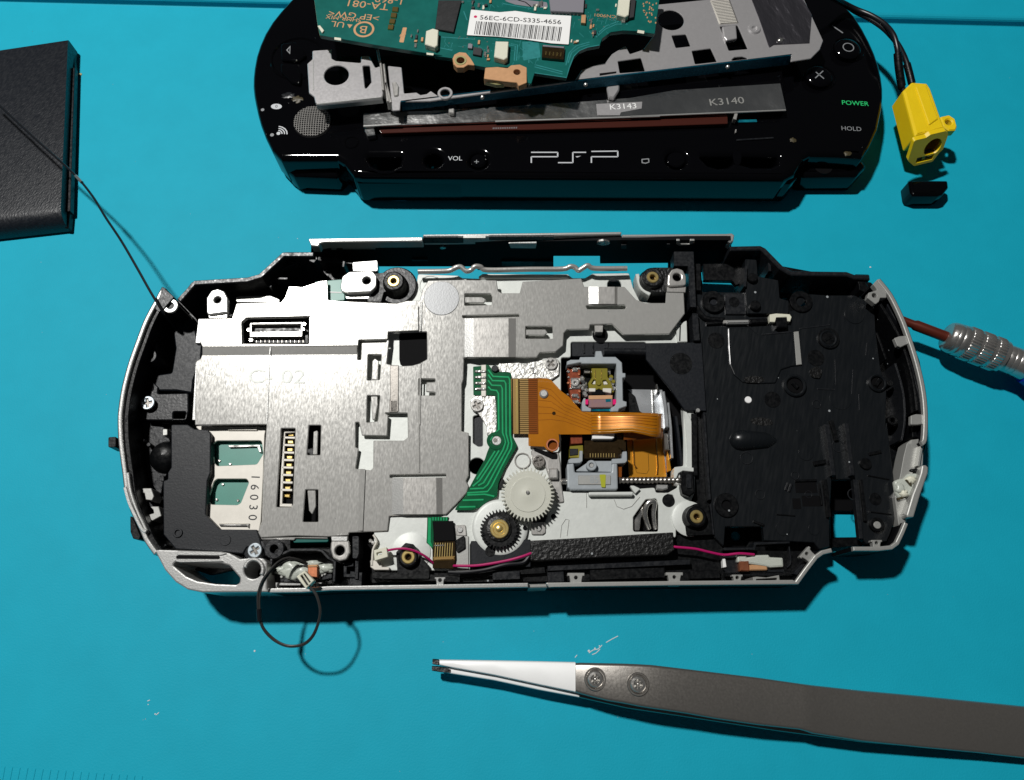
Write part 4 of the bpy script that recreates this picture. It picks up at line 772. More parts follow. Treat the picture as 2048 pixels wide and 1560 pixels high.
# --- gears
base = lathe('turntable_disc', RB, *at(k4, 1262, 945), [(5.7, CH), (5.7, CH+.9), (5.5, CH+1.1), (5.0, CH+1.2), (.001, CH+1.2)], 'chassis', 48)
gear('black_gear', RB, *at(k4, 1262, 962), 4.05, 3.45, 34, CH+1.2, CH+2.3, 'black'); lathe('gear_core', RB, *at(k4, 1255, 955), [(2.6, CH+2.0), (2.6, CH+2.5), (2.4, CH+2.6), (.001, CH+2.6)], 'foam', 28)
lathe('brass_hub', RB, *at(k4, 1258, 955), [(1.9, CH+2), (1.9, CH+2.9), (1.75, CH+3.05), (1.35, CH+3.05), (1.2, CH+2.85), (.75, CH+2.85), (.6, CH+3.1), (.3, CH+3.2), (.001, CH+3.2)], 'brass', 28)
wg = gear('white_gear', RB, *at(k4, 1470, 700), 5.45, 4.75, 42, CH+2.5, CH+3.7, 'gear_white')
lathe('gear_dish', wg, *at(k4, 1470, 700), [(3.6, CH+3.6), (3.5, CH+3.85), (3.2, CH+3.85), (2.2, CH+3.72), (1.2, CH+3.95), (.001, CH+4.0)], 'gear_white', 36); disc('gear_axle', wg, *at(k4, 1468, 685), .4, CH+3.9, CH+4.3, 'solder', 14)
ring('gear_seat', chas, *at(k4, 1430, 450), 1.75, 1.45, CH, CH+.35, 'satin', 26); disc('rubber_peg', RB, *at(k4, 1260, 620), 1.2, CH, CH+.5, 'black', 16)
plate('motor_foot', RB, k4(1510, 860, 1620, 850, 1600, 900, 1510, 910), CH, CH+.8, 'grey_black', r=.2)

# --- near edge: black plastics, foam, magenta lead
near = plate('near_ledge', RB, [(743, 1135), (940, 1128), (940, 1086), (1350, 1070), (1442, 1066), (1446, 1100), (1640, 1102), (1600, 1150), (1590, 1160), (743, 1166)], 5, 9.5, 'black', r=.2)
blk = plate('foam_base', RB, k4(1045, 1047, 1490, 1035, 1490, 1240, 1045, 1240), 8, 11.7, 'slate', r=.2); disc('base_boss', RB, *at(k4, 1190, 1122), 1.05, 11.6, 11.85, 'black', 22, .05)
plate('foam_strip', RB, [(1060, 1081), (1150, 1076), (1347, 1064), (1350, 1100), (1335, 1111), (1200, 1116), (1080, 1123), (1061, 1122)], 9, 12.9, 'foam', r=.25, b=.3, steps=2)
for p, wd, z in [((745, 1150, 920, 1158), 1.3, 11.2), ((920, 1150, 1090, 1140), 1.2, 10.8), ((1095, 1137, 1380, 1124), 1.0, 11.5), ((1180, 1150, 1330, 1145), 2.0, 11.2), ((985, 1152, 1040, 1150), 1.6, 11.4), ((1380, 1150, 1440, 1148), 1.6, 11.2), ((1095, 1155, 1128, 1153), 2.0, 11.8), ((1450, 1149, 1590, 1147), .9, 10.8)]:
    bar('ledge_bar', near, (p[0], p[1]), (p[2], p[3]), wd, 9, z, 'black' if z < 11.3 else 'grey_black')
def tclip(par, px, py, s=1.0, rot=0):
    q = [(-18, -13), (18, -13), (18, -6), (14, -7), (12, 3), (12, 16), (-12, 16), (-12, 3), (-14, -7), (-18, -6)]
    c, n = math.cos(rot), math.sin(rot)
    return plate('rim_clip', par, [(px+(x*c-y*n)*s, py+(x*n+y*c)*s) for x, y in q], RZ-1.8, RZ-.5, 'silver' if px < 1100 else 'dull_silver', r=.15, holes=[('c', px+4*n*s, py-3*s, .35)])
tclip(RB, 880, 1162, .6); tclip(RB, 1152, 1158, .95); tclip(RB, 1349, 1157, .95); tclip(RB, 1475, 1157, .6); tclip(RB, *at(k8, 1165, 1068), .6); tclip(RB, *at(k8, 655, 1150), .8, -.85)
plate('rim_bracket', RB, k8(245, 1315, 275, 1312, 345, 1318, 440, 1300, 445, 1340, 425, 1340, 425, 1320, 270, 1330, 268, 1345, 248, 1345), 9, RZ-.4, 'dull_silver', r=.1)
mg = RZ-2.2
tube('magenta_lead', RB, [(*at(k4, 425, 1118), 13.0), (*at(k4, 490, 1106), 13.6), (*at(k4, 560, 1105), 13.8), (*at(k4, 640, 1125), 13.4), (*at(k4, 720, 1170), 12.4), (*at(k4, 770, 1215), 11.2)], .24, 'pink', 8)
tube('magenta_lead', RB, [(*at(k4, 920, 1232), 11.6), (*at(k4, 945, 1231), 12.3), (*at(k4, 1100, 1229), 12.6), (*at(k4, 1300, 1196), 12.8), (*at(k4, 1420, 1165), 12.9), (*at(k4, 1500, 1135), 12.6)], .28, 'pink', 8)
tube('magenta_lead', RB, [(1340, 1092, 12.3), (*at(k6, 1010, 1092), 12.7), (*at(k6, 1150, 1105), 12.8), (*at(k6, 1250, 1128), 12.7), (*at(k6, 1365, 1150), 12.4), (*at(k6, 1480, 1140), 12.6), (*at(k6, 1590, 1148), 12.2)], .27, 'pink', 8)
tube('black_lead', RB, [(*at(k4, 880, 1280), 11.8), (*at(k4, 1000, 1280), 12.2), (*at(k4, 1150, 1262), 12.4), (*at(k4, 1300, 1225), 12.6), (*at(k4, 1430, 1210), 12.5), (*at(k4, 1480, 1160), 12.3)], .38, 'wire', 8)
# white lead plug at the left end
plug = plate('lead_plug', RB, k4(325, 1115, 420, 1090, 430, 1165, 330, 1195), 12, 13.6, 'cream', r=.15, holes=[k4(345, 1135, 385, 1125, 388, 1145, 348, 1155)]); plate('plug_seat', RB, k4(300, 1190, 380, 1190, 385, 1240, 440, 1240, 440, 1262, 330, 1262, 300, 1240), 9, 11.6, 'beige', r=.2)
rim('wire_guide', RB, k4(320, 1000, 345, 1050, 318, 1110, 310, 1230), .4, 9, 11.8, 'beige', sm=3)
for x, y in [(300, 1045), (310, 1200), (318, 1060)]: disc('solder_dot', RB, *at(k4, x, y), .4, 9, 11.5, 'solder', 10)
# posts beside it
plate('near_post', RB, k4(165, 1010, 215, 1010, 215, 1140, 200, 1180, 165, 1175), 8, 12.6, 'grey_black', r=.3); bar('near_post', RB, *k4(205, 1020, 195, 1330), .7, 8, 11.5, 'grey_black'); plate('near_post', RB, k4(100, 1210, 175, 1210, 175, 1235, 125, 1240, 125, 1290, 195, 1290, 195, 1320, 100, 1315), 8, 11.5, 'grey_black', r=.1); plate('near_post', RB, k4(150, 1270, 240, 1280, 235, 1380, 140, 1380), 7, 11, 'grey_black', r=.1)
plate('near_floor', RB, k2(1235, 1100, 1720, 1090, 1860, 1190, 1900, 1410, 1240, 1420)+[], FL, 7.5, 'black', r=.3)
plate('near_floor', RB, k4(140, 990, 330, 990, 330, 1390, 140, 1390), FL, 6.5, 'deep', r=.3)
# left antenna pocket
rim('pocket_wall', RB, d8(300, 590, 325, 300, 350, 290, 525, 205, 800, 205, 850, 215, 920, 290, 985, 330, 975, 540), .55, 8, 12.4, 'grey_black', b=.1)
ant = plate('antenna_board', RB, d8(345, 480, 360, 370, 950, 340, 960, 500, 760, 540, 350, 540), 8, 10.2, 'grey_black', r=.3)
plate('glue_mass', ant, d8(330, 445, 400, 385, 470, 360, 485, 325, 560, 320, 640, 335, 700, 318, 815, 330, 830, 350, 960, 345, 965, 450, 900, 440, 800, 470, 640, 480, 560, 500, 480, 490, 400, 465), 9.8, 11.2, 'glue', r=.5, b=.7, steps=3, smooth=True)
for x, y, rx, ry, z in [(540, 405, 2.2, 1.7, 11.6), (620, 430, 1.6, 1.2, 11.5), (430, 410, 1.1, .8, 11.4), (760, 345, 1.6, .6, 11.5), (880, 395, 1.5, .7, 11.4)]: blob('glue_lump', ant, d8, x, y, rx, ry, 10.8, z, 'glue', .3)
for x, y in [(430, 485), (850, 470), (880, 455), (820, 490)]: disc('solder_dot', ant, *at(d8, x, y), .3, 10, 10.6, 'dull_silver', 9)
plate('copper_pad', ant, d8(703, 365, 806, 365, 806, 495, 715, 485, 703, 460), 10, 12.1, 'copper', r=.1, b=.15); plate('copper_edge', ant, d8(703, 362, 806, 360, 806, 385, 703, 387), 11, 12.3, 'copper_pad', r=.1, b=.15)
plate('antenna_frame', RB, d8(368, 545, 630, 555, 630, 575, 398, 575, 398, 600, 600, 605, 600, 620, 370, 625), 9, 13.4, 'silver', r=.1)
plate('antenna_frame', RB, d8(790, 545, 850, 545, 850, 560, 815, 562, 812, 610, 790, 610), 9, 13.4, 'silver', r=.1)
# its loose lead: up over the rim, out over the mat and back to a small plug
lp = [(700, 350, 12.2), (620, 310, 13.6), (500, 290, 15.0), (400, 330, 16.2), (310, 420, 17.0), (235, 520, 17.6), (190, 650, 17.4), (185, 780, 17.0), (200, 900, 16.4), (235, 1020, 15.8), (330, 1130, 15.4), (450, 1198, 15.2), (560, 1213, 15.2), (680, 1185, 15.6), (770, 1090, 16.2), (825, 940, 16.8), (838, 820, 17.2), (800, 680, 17.5), (740, 600, 17.6), (715, 570, 17.6)]
tube('loose_lead', RB, [(*at(d8, x, y), z) for x, y, z in lp], .21, 'wire_grey', 8, 5)
tube('loose_lead', RB, [(*at(d8, x, y), z) for x, y, z in [(700, 365, 12.2), (540, 310, 13.6), (380, 380, 15.8), (290, 470, 16.8), (230, 580, 17.2), (205, 700, 17.2), (205, 820, 16.9), (212, 900, 16.6), (245, 1015, 16.0), (340, 1122, 15.5), (450, 1188, 15.3), (560, 1204, 15.3), (672, 1176, 15.7), (760, 1085, 16.3), (816, 940, 16.9), (829, 820, 17.3), (790, 680, 17.6), (730, 600, 17.6)]], .2, 'wire_grey', 8, 5)
tube('lead_sleeve', RB, [(*at(d8, 196, 820), 16.9), (*at(d8, 205, 945), 16.4)], .55, 'wire', 10, 1)
plate('lead_plug', RB, d8(585, 485, 670, 420, 770, 525, 685, 612), 16.6, 18.2, 'cream', r=.15, b=.12, holes=[d8(628, 478, 645, 465, 712, 570, 695, 580), d8(660, 460, 672, 452, 735, 540, 722, 550)], hr=.02)
plate('plug_core', RB, d8(600, 488, 668, 435, 755, 525, 685, 598), 16.4, 17.2, 'ink', r=.1)
# the long thin lead from the left corner over the dark case
tube('antenna_lead', RB, [(350, 655, 9), (334, 636, 13.4), (322, 618, 15.6), (300, 582, 16.6), (273, 534, 16.6), (242, 481, 16), (212, 436, 14), (189, 398, 11.4), (163, 364, 8.6), (140, 340, 7.0), (110, 313, 5.8), (60, 268, 4.8), (0, 212, 3.8), (-60, 155, 3.2)], .27, 'wire', 8, 8)
tube('lead_joint', RB, [(164, 365, 8.8), (152, 352, 7.8)], .36, 'solder', 8, 1)

# --- right tray
T = 11.0
tray = plate('right_tray', RB, k5(1160, 300, 1255, 300, 1270, 520, 1600, 525, 1605, 690, 1620, 690, 1870, 690)+k7(600, 540, 700, 420, 850, 430, 1080, 430, 1150, 480, 1205, 520, 1215, 700, 1250, 980, 1300, 1180, 1290, 1480)+k8(1240, 150, 1270, 420, 1290, 560, 1300, 880, 1270, 980, 1240, 1050, 1090, 1070, 1055, 1030, 1005, 590, 830, 590, 820, 560)+k8(830, 600, 815, 860, 815, 1090, 740, 1110, 700, 1060, 520, 1050, 330, 1045, 320, 940, 40, 940, 30, 1090)+k6(1290, 1010, 1270, 700, 1210, 80, 1160, 80)+k5(1270, 1240, 1265, 920, 1200, 900, 1190, 700), T-1.5, T, 'tray_black', r=.3, b=.15, holes=[('c', *at(k7, 635, 482), 1.5)])
plate('near_bridge', RB, k8(815, 1026, 1045, 1026, 1075, 1080, 990, 1085, 830, 1100), 2.6, 4.2, 'black', r=.2)
plate('tray_channel', RB, k8(815, 590, 1005, 590, 1050, 1040, 830, 1090), 2.8, 3.4, 'deep', r=.1, holes=[k8(832, 822, 1005, 826, 1028, 1018, 845, 1020)])
plate('tray_flap', RB, k5(822, 920, 1262, 915, 1298, 1450, 1130, 1445, 1010, 1270, 870, 1100, 828, 1050), T, T+.6, 'slate', r=.15); disc('flap_disc', RB, *at(k5, 1100, 1080), 2.45, T+.6, T+.66, 'black', 34, .03)
def wallbar(x0, y0, x1, y1, k, wd, z, m='grey_black', z0=T-.2): return bar('tray_rib', tray, *k(x0, y0, x1, y1), wd, z0, z, m)
plate('tray_post', tray, k5(1045, 205, 1200, 205, 1205, 320, 1045, 320), 9, 12.6, 'grey_black', r=.1); bar('tray_post', tray, *k5(1180, 310, 1195, 640), 1.4, 9, 12.9, 'grey_black'); bar('tray_post', tray, *k5(1235, 300, 1240, 510), 1.0, 9, 12.3, 'black'); bar('tray_post', tray, *k5(1210, 690, 1225, 900), 1.3, 9, 12.6, 'grey_black')
ring('tray_boss', tray, *at(k5, 1355, 595), 2.55, .95, T-.2, T+.9, 'black', 32); disc('boss_bore', tray, *at(k5, 1355, 595), .96, T-.5, T+.2, 'slate', 18)
plate('tray_block', tray, k5(1445, 530, 1605, 535, 1610, 695, 1450, 695), T, T+.5, 'grey_black', r=.2); disc('block_boss', tray, *at(k5, 1515, 600), 1.2, T+.5, T+.58, 'black', 24, .03)
rim('tray_curb', tray, k5(1215, 620, 1260, 690, 1310, 725, 1445, 735), 1.1, T, T+1.0, 'black', sm=3, b=.3); bar('tray_curb', tray, *k5(1300, 765, 1450, 755), .8, T, T+.7, 'black', .2)
plate('metal_rod', RB, k5(1455, 738, 1632, 735, 1635, 765, 1460, 768), T+.3, T+1.3, 'silver', r=.1, b=.3); plate('rod_cap', RB, k5(1430, 742, 1456, 740, 1458, 765, 1432, 768), T+.2, T+1.0, 'satin', r=.1); bar('rod_holder', RB, *k5(1640, 750, 1780, 742), 1.2, T, T+1.1, 'black', .3)
plate('white_latch', RB, k7(388, 580, 440, 572, 545, 578, 560, 600, 548, 635, 520, 632, 525, 600, 440, 605, 430, 640, 390, 638), T, T+1.3, 'cream', r=.15); plate('latch_block', RB, k7(438, 600, 525, 600, 530, 680, 445, 682), T, T+1.6, 'black', r=.2, b=.2)
# raised field with its curved lip
fld = plate('raised_field', tray, k7(60, 680, 230, 680, 300, 735, 560, 715, 600, 700, 640, 975, 560, 985, 480, 1010, 435, 1115, 300, 1120, 180, 1110, 110, 1050, 75, 970, 65, 830), T, T+.35, 'tray_black', r=.5, b=.25, steps=2)
plate('grey_strip', tray, k7(578, 715, 615, 710, 640, 970, 598, 975), T+.3, T+.55, 'dull_silver', r=.05)
for (k, x, y, r, z, m) in [(k7, 850, 765, 2.4, .5, 'black'), (k7, 1050, 580, 2.2, .15, 'tray_black'), (k7, 748, 920, 1.9, .06, 'black'), (k7, 410, 1245, 1.8, .06, 'black'), (k7, 940, 1240, 2.4, .08, 'tray_black'), (k7, 1100, 1000, .01, .1, 'black'), (k5, 1375, 900, 1.85, .08, 'black'), (k8, 640, 395, 1.6, .12, 'tray_black'), (k8, 1085, 470, 1.2, .6, 'black'), (k8, 470, 955, 1.5, .12, 'tray_black'), (k8, 700, 960, 1.2, .12, 'tray_black'), (k8, 1155, 735, 1.3, .1, 'black')]:
    disc('tray_disc', tray, *at(k, x, y), r, T, T+z, m, 30, .05)
def dimple(k, x, y, r, cut):
    c = U(*at(k, x, y), T+1); a0 = cut
    ring('slot_collar', tray, *at(k, x, y), r, r*.72, T, T+.75, 'tray_black', 28, .25)
    disc('collar_floor', tray, *at(k, x, y), r*.74, T, T+.1, 'deep', 20, .02)
    bar('collar_bar', tray, (at(k, x, y)[0]-8*math.cos(a0), at(k, x, y)[1]-8*math.sin(a0)), (at(k, x, y)[0]+8*math.cos(a0), at(k, x, y)[1]+8*math.sin(a0)), .9, T, T+.6, 'black', .2)
dimple(k7, 590, 1130, 2.5, .8); dimple(k7, 850, 765, 2.0, 2.6); dimple(k7, 1235, 1110, 2.0, 2.2)
disc('white_dot', tray, *at(k7, 222, 1245), .75, T, T+.3, 'paper', 20)
for q in [k7(185, 1072, 250, 1058, 335, 1066, 352, 1100, 300, 1116, 200, 1112), k7(230, 1395, 320, 1380, 400, 1400, 420, 1440, 330, 1450, 250, 1430), k7(700, 1010, 760, 980, 800, 1020, 780, 1080, 720, 1070)]:
    plate('rough_patch', tray, q, T+.0, T+.42 if q[0][1] < 770 else T+.03, 'foam', r=.6, b=.02)
for p, wd, z in [((1150, 800, 1140, 900), .25, .12), ((900, 930, 905, 1130), .2, .1), ((1040, 1010, 1030, 1200), .2, .1), ((1085, 1200, 1090, 1330), .2, .1), ((760, 1160, 900, 1165), .3, .15), ((620, 690, 860, 660), .3, .12), ((330, 735, 560, 715), .35, .5)]: bar('mould_line', tray, *k7(*p), wd, T, T+z, 'grey_black', .05)
for (x, y, r) in [(720, 30, 1.0), (880, 340, 1.4), (990, 700, 1.2), (560, 560, .9), (300, 700, 1.1), (200, 430, 1.4), (1080, 820, .9), (660, 700, .8), (870, 250, .9)]: ring('mould_ring', tray, *at(k8, x, y), r, r*.82, T-.02, T+.14, 'grey_black', 26, .06)
for p, wd, z in [((700, 470, 790, 455), .9, .7), ((560, 600, 720, 595), .5, .4), ((740, 620, 760, 780), .4, .5), ((1110, 400, 1200, 380), .6, .5), ((1100, 560, 1260, 590), .3, .25), ((1120, 830, 1280, 850), .3, .25), ((420, 850, 560, 860), .3, .2), ((250, 900, 330, 930), .5, .4)]: bar('mould_rib', tray, *k8(*p), wd, T-.1, T+z, 'black', .12)
# long rounded ridge
Ra, Rb = U(*at(k8, 110, 300), T), U(*at(k8, 430, 300), T)
turned('tray_ridge', tray, Ra+Vector((-1.2, 0, -.2)), Rb+Vector((0, 0, -.9)), [(0, .3), (.4, 1.3), (1.2, 2.0), (2.4, 2.3), (8, 1.9), (10.5, .8)], 'tray_black', 24)
ring('tray_boss', tray, *at(k8, 50, 780), 2.5, 1.0, T-.2, T+.5, 'black', 30); disc('boss_bore', tray, *at(k8, 50, 780), 1.0, T, T+.08, 'deep', 18, .02)
ring('tray_boss', tray, *at(k8, 1170, 925), 1.5, .8, T-.2, T+.8, 'black', 26); disc('boss_bore', tray, *at(k8, 1170, 928), .8, T, T+.5, 'dull_silver', 16, .1)
for p, wd, z in [((795, 180, 845, 560), .9, 1.4), ((940, 170, 985, 560), .9, 1.4), ((830, 150, 870, 300), .8, .8), ((780, 590, 815, 870), .8, 1.0), ((1005, 590, 1050, 1030), .8, 1.2), ((1050, 590, 1085, 900), .6, .8)]: wallbar(*p, k8, wd, T+z, 'grey_black' if z > 1.1 else 'black')
for p in [(560, 650, 720, 650), (610, 750, 745, 750), (540, 770, 600, 770)]: bar('tray_slot', tray, *k8(*p), 2.2, T, T+.05, 'deep', .01)
for p in [(535, 620, 515, 680), (510, 610, 490, 670)]: wallbar(*p, k8, .35, T+.4)
bar('tray_rib', tray, *k6(1145, 100, 1150, 560), 1.2, 8, T+.2, 'black'); bar('tray_rib', tray, *k6(1220, 90, 1262, 740), .5, T-1, T+.7, 'grey_black'); bar('tray_rib', tray, *k6(1268, 770, 1290, 1000), .35, T-1, T+.5, 'grey_black')
plate('tray_step', RB, k6(1140, 80, 1230, 80, 1275, 760, 1290, 1005, 1100, 1010, 1140, 770, 1160, 560), 6, 9.6, 'black', r=.2)
disc('light_pip', RB, *at(k6, 1175, 75), .45, T, T+.9, 'silver', 12)
# lower pocket with the pierced floor
plate('pocket_floor', RB, k8(40, 940, 320, 940, 325, 1050, 250, 1060, 250, 1095, 35, 1095), 2.6, 3.1, 'wall_black', r=.1, holes=[('c', *at(k8, 118, 1010), 1.05)])
plate('pocket_rim', RB, k8(30, 1095, 250, 1095, 255, 1055, 520, 1050, 520, 1065, 270, 1075, 262, 1112, 30, 1118), 8, T+.4, 'grey_black', r=.2)
rim('pocket_wire', RB, k8(512, 1060, 530, 1190, 525, 1220, 500, 1245), .25, 8, 10.2, 'grey_black')
# right antenna
an2 = plate('antenna_board', RB, k8(25, 1140, 140, 1140, 480, 1240, 480, 1290, 380, 1305, 60, 1300, 30, 1260), 8, 10.8, 'grey_black', r=.2); plate('antenna_tail', an2, k8(20, 1180, 40, 1175, 50, 1240, 25, 1245), 10, 11.4, 'paper', r=.1)
plate('glue_slab', an2, k8(130, 1150, 200, 1155, 200, 1168, 280, 1150, 365, 1148, 370, 1165, 470, 1170, 475, 1240, 380, 1245, 340, 1235, 130, 1205), 10.7, 12.0, 'glue', r=.3, b=.4, steps=2); plate('copper_pad', an2, k8(145, 1198, 215, 1195, 220, 1270, 150, 1270), 10.7, 12.2, 'copper', r=.1, b=.2); plate('copper_edge', an2, k8(215, 1225, 350, 1220, 355, 1262, 220, 1265), 10.7, 11.7, 'copper_pad', r=.2, b=.2)
plate('corner_rib', RB, k8(540, 1290, 655, 1175, 680, 1195, 575, 1300), 8, 12, 'grey_black', r=.1)

# ================================================================== front half of the console
TILT[:] = [0.0, 0.0, 0.0]
FZ = 11.0
FH = root('console_front_half', 1135, 330, 'glossy black console front shell lying face up behind the rear half', 'console half')
arcL = t1(470, 0, 380, 100, 300, 200, 230, 315, 180, 430, 145, 540, 125, 650, 116, 740, 115, 830, 125, 920, 140, 1000, 162, 1100, 190, 1200, 240, 1330, 300, 1450)
arcR = t4(990, 800, 1000, 720, 1000, 650, 990, 570, 970, 480, 940, 390, 900, 300, 850, 205, 790, 110, 735, 50, 680, 0)
up = 70
face_pts = [(700, -up), (620, -45)]+arcL+t5(252, 492, 600, 490, 640, 515, 700, 590)+[(722, 352), (1570, 358)]+t6(1440, 545, 1490, 460, 1530, 438, 1700, 442, 1835, 450)+t4(900, 1080, 960, 950)+arcR+[(1640, -40), (1570, -up)]
face = plate('face_shell', FH, face_pts, 2.2, FZ, 'gloss', r=.5, b=1.6, steps=5, smooth=True,
             holes=[t5(785, 470, 1000, 468, 985, 520, 930, 548, 880, 548, 820, 520), ('c', *at(t5, 1200, 488), 2.1), ('c', *at(t5, 1480, 495), 2.2), t6(880, 440, 1085, 440, 1080, 470, 1040, 500, 985, 505, 930, 490), t6(1105, 440, 1340, 445, 1335, 480, 1290, 500, 1180, 500, 1115, 480), ('c', *at(t6, 740, 462), 2.4)], hr=.4)
plate('lower_lip', face, [(700, 352), (722, 345), (1575, 350), (1600, 352), (1583, 366), (715, 364)], 1.2, FZ-2.2, 'gloss', r=.8, b=.8, steps=3, smooth=True)
for q in [t5(250, 500, 610, 498, 640, 560, 600, 600, 330, 590, 290, 560), t6(1520, 455, 1835, 460, 1860, 500, 1800, 560, 1480, 560, 1460, 530)]:
    plate('corner_foot', face, q, 0.4, 6.5, 'gloss', r=1.0, b=1.5, steps=3, smooth=True)
# openings in the near wall
for k, x, y, r in [(t5, 995, 735, 1.7), (t6, 1040, 680, 2.6), (t6, 1260, 675, 2.8)]: plate('edge_notch', face, [(at(k, x, y)[0]+r*9*math.cos(a/10*math.pi), at(k, x, y)[1]+r*2.6*math.sin(a/10*math.pi)) for a in range(20)], .05, .4, 'silicone', r=0)
for x, y, r in [(890, 500, 3), (1200, 488, 2)]: disc('hole_floor', face, *at(t5, x, y), r, 2.4, 4, 'deep')
disc('button_top', face, *at(t5, 1480, 495), 2.0, 4, FZ-.4, 'gloss', 30, .4); disc('hole_floor', face, *at(t6, 740, 462), 2.3, 4, FZ-.7, 'gloss', 30, .3)
text('plus_mark', face, '+', *at(t5, 1468, 510), 1.7, FZ-.38, 0, 'print_dim'); text('volume_mark', face, 'VOL', *at(t5, 1335, 488), 1.3, FZ+.02, 0, 'print_white')
plate('screen_mark', face, t6(535, 462, 580, 458, 582, 482, 560, 490, 536, 486), FZ, FZ+.03, 'print_dim', holes=[t6(541, 467, 574, 464, 576, 479, 558, 484, 542, 481)], r=.2, b=0)
# logo
lz = FZ+.02
for q in [t2(902, 1450, 902, 1395, 1137, 1395, 1137, 1356, 900, 1356), t2(1140, 1448, 1272, 1448, 1272, 1356, 1390, 1356), t2(1437, 1450, 1437, 1395, 1672, 1395, 1672, 1345, 1437, 1348)]: 
    for a, c in zip(q[:-1], q[1:]): bar('logo_stroke', face, a, c, .34, lz, lz+.05, 'print_white', .01, 0)
plate('logo_dot', face, t2(1295, 1392, 1345, 1388, 1310, 1402), lz, lz+.04, 'print_white', r=0, b=0)
text('power_mark', face, 'POWER', *at(t6, 1785, 137), 1.4, FZ+.02, -4, 'print_green', sx=1.0); text('hold_mark', face, 'HOLD', *at(t6, 1763, 286), 1.3, FZ+.02, -4, 'print_dim', sx=1.0)
# left side: direction pad pocket, speaker, memory and wireless marks
ring('pad_pocket', face, *at(t1, 560, 560), 7.4, 6.6, FZ-.4, FZ+.35, 'gloss', 48, .3)
plate('pad_key', face, t1(390, 420, 540, 400, 610, 470, 650, 540, 560, 600, 400, 580), FZ, FZ+.9, 'gloss', r=1.0, b=.6, steps=3, smooth=True)
plate('pad_key', face, t1(380, 610, 540, 620, 600, 700, 590, 830, 500, 800, 400, 700), FZ, FZ+.9, 'gloss', r=1.0, b=.6, steps=3, smooth=True)
tri = t1(450, 488, 492, 445, 488, 528); plate('arrow_mark', face, tri, FZ+.9, FZ+.94, 'print_dim', holes=[t1(464, 488, 484, 464, 482, 512)], r=0, b=0)
spk = lathe('speaker_dome', face, *at(t1, 700, 1170), [(4.9, FZ-.3), (4.9, FZ+.1), (4.2, FZ+.55), (2.5, FZ+.9), (.001, FZ+1.0)], 'deep', 40)
c = U(*at(t1, 700, 1170), FZ+.8)
for i in range(-7, 8):                      # woven speaker cover
    for ax in (0, 1):
        o_ = i*.62; h_ = math.sqrt(max(0, 4.7**2-o_*o_)); P = []
        for s in range(9):
            t = -h_+2*h_*s/8; rr = math.sqrt(o_*o_+t*t); zz_ = FZ+1.12-.031*rr*rr
            P.append((c.x+(o_ if ax else t), c.y+(t if ax else o_), zz_))
        v, f = sweep(P, .09, 5); mk('mesh_wire', v, f, 'satin', spk, True)
oval = [(at(t1, 355, 1038)[0]+11*math.cos(a/8*math.pi), at(t1, 355, 1038)[1]+5.5*math.sin(a/8*math.pi)) for a in range(16)]
plate('memory_mark', face, oval, FZ, FZ+.03, 'print_white', r=0, b=0); text('memory_glyph', face, '0', *at(t1, 355, 1038), .9, FZ+.04, 0, 'ink')
disc('lamp_dot', face, *at(t1, 220, 1070), .45, FZ-.2, FZ+.03, 'print_dim', 14, .01); disc('lamp_dot', face, *at(t1, 312, 1315), .5, FZ, FZ+.03, 'print_dim', 14, .01); disc('wireless_mark', face, *at(t1, 375, 1300), .5, FZ, FZ+.03, 'print_white', 14, .01)
for rr in (8, 13, 18): stroke('wireless_mark', face, [(at(t1, 372, 1303)[0]+rr*math.cos(a), at(t1, 372, 1303)[1]-rr*.8*math.sin(a)) for a in (-.1, .3, .7, 1.1, 1.5)], .3, FZ+.0, 'print_white', .03)
# right side: buttons
for k, x, y in [(t3, 1945, 420), (t3, 1690, 665)]:
    px_, py_ = at(k, x, y); ring('button_pocket', face, px_, py_+4, 4.3, 3.9, FZ-.3, FZ+.3, 'gloss', 36, .2)
    lathe('round_button', face, px_, py_, [(3.4, FZ), (3.4, FZ+1.2), (3.0, FZ+1.6), (2.0, FZ+1.75), (.001, FZ+1.75)], 'gloss', 36)
ring('circle_mark', face, *at(t3, 1945, 420), 1.5, 1.25, FZ+1.75, FZ+1.8, 'print_dim', 32, .01)
for a in (((1655, 640), (1728, 700)), ((1650, 695), (1720, 630))): bar('cross_mark', face, at(t3, *a[0]), at(t3, *a[1]), .28, FZ+1.75, FZ+1.8, 'print_dim', .01, 0)
stroke('gloss_scratch', face, t4(610, 190, 690, 245), .35, FZ, 'print_dim', .02)
ring('screw_pocket', face, *at(t5, 690, 385), 1.9, 1.5, FZ-.2, FZ+.2, 'gloss', 24, .15)
for k, x, y in [(t6, 1425, 350), (t6, 1745, 430)]: blob('residue_spot', face, k, x, y, 1.0, .8, FZ-.1, FZ+.12, 'residue')
blob('residue_spot', face, t1, 555, 965, 1.6, 1.2, FZ-.1, FZ+.1, 'residue'); blob('residue_spot', face, t1, 470, 930, 2.0, 1.0, FZ-.1, FZ+.08, 'grey_black')
disc('jack_hole', face, *at(t6, 1600, 505), 2.3, 5, 6.55, 'deep', 30, .02)

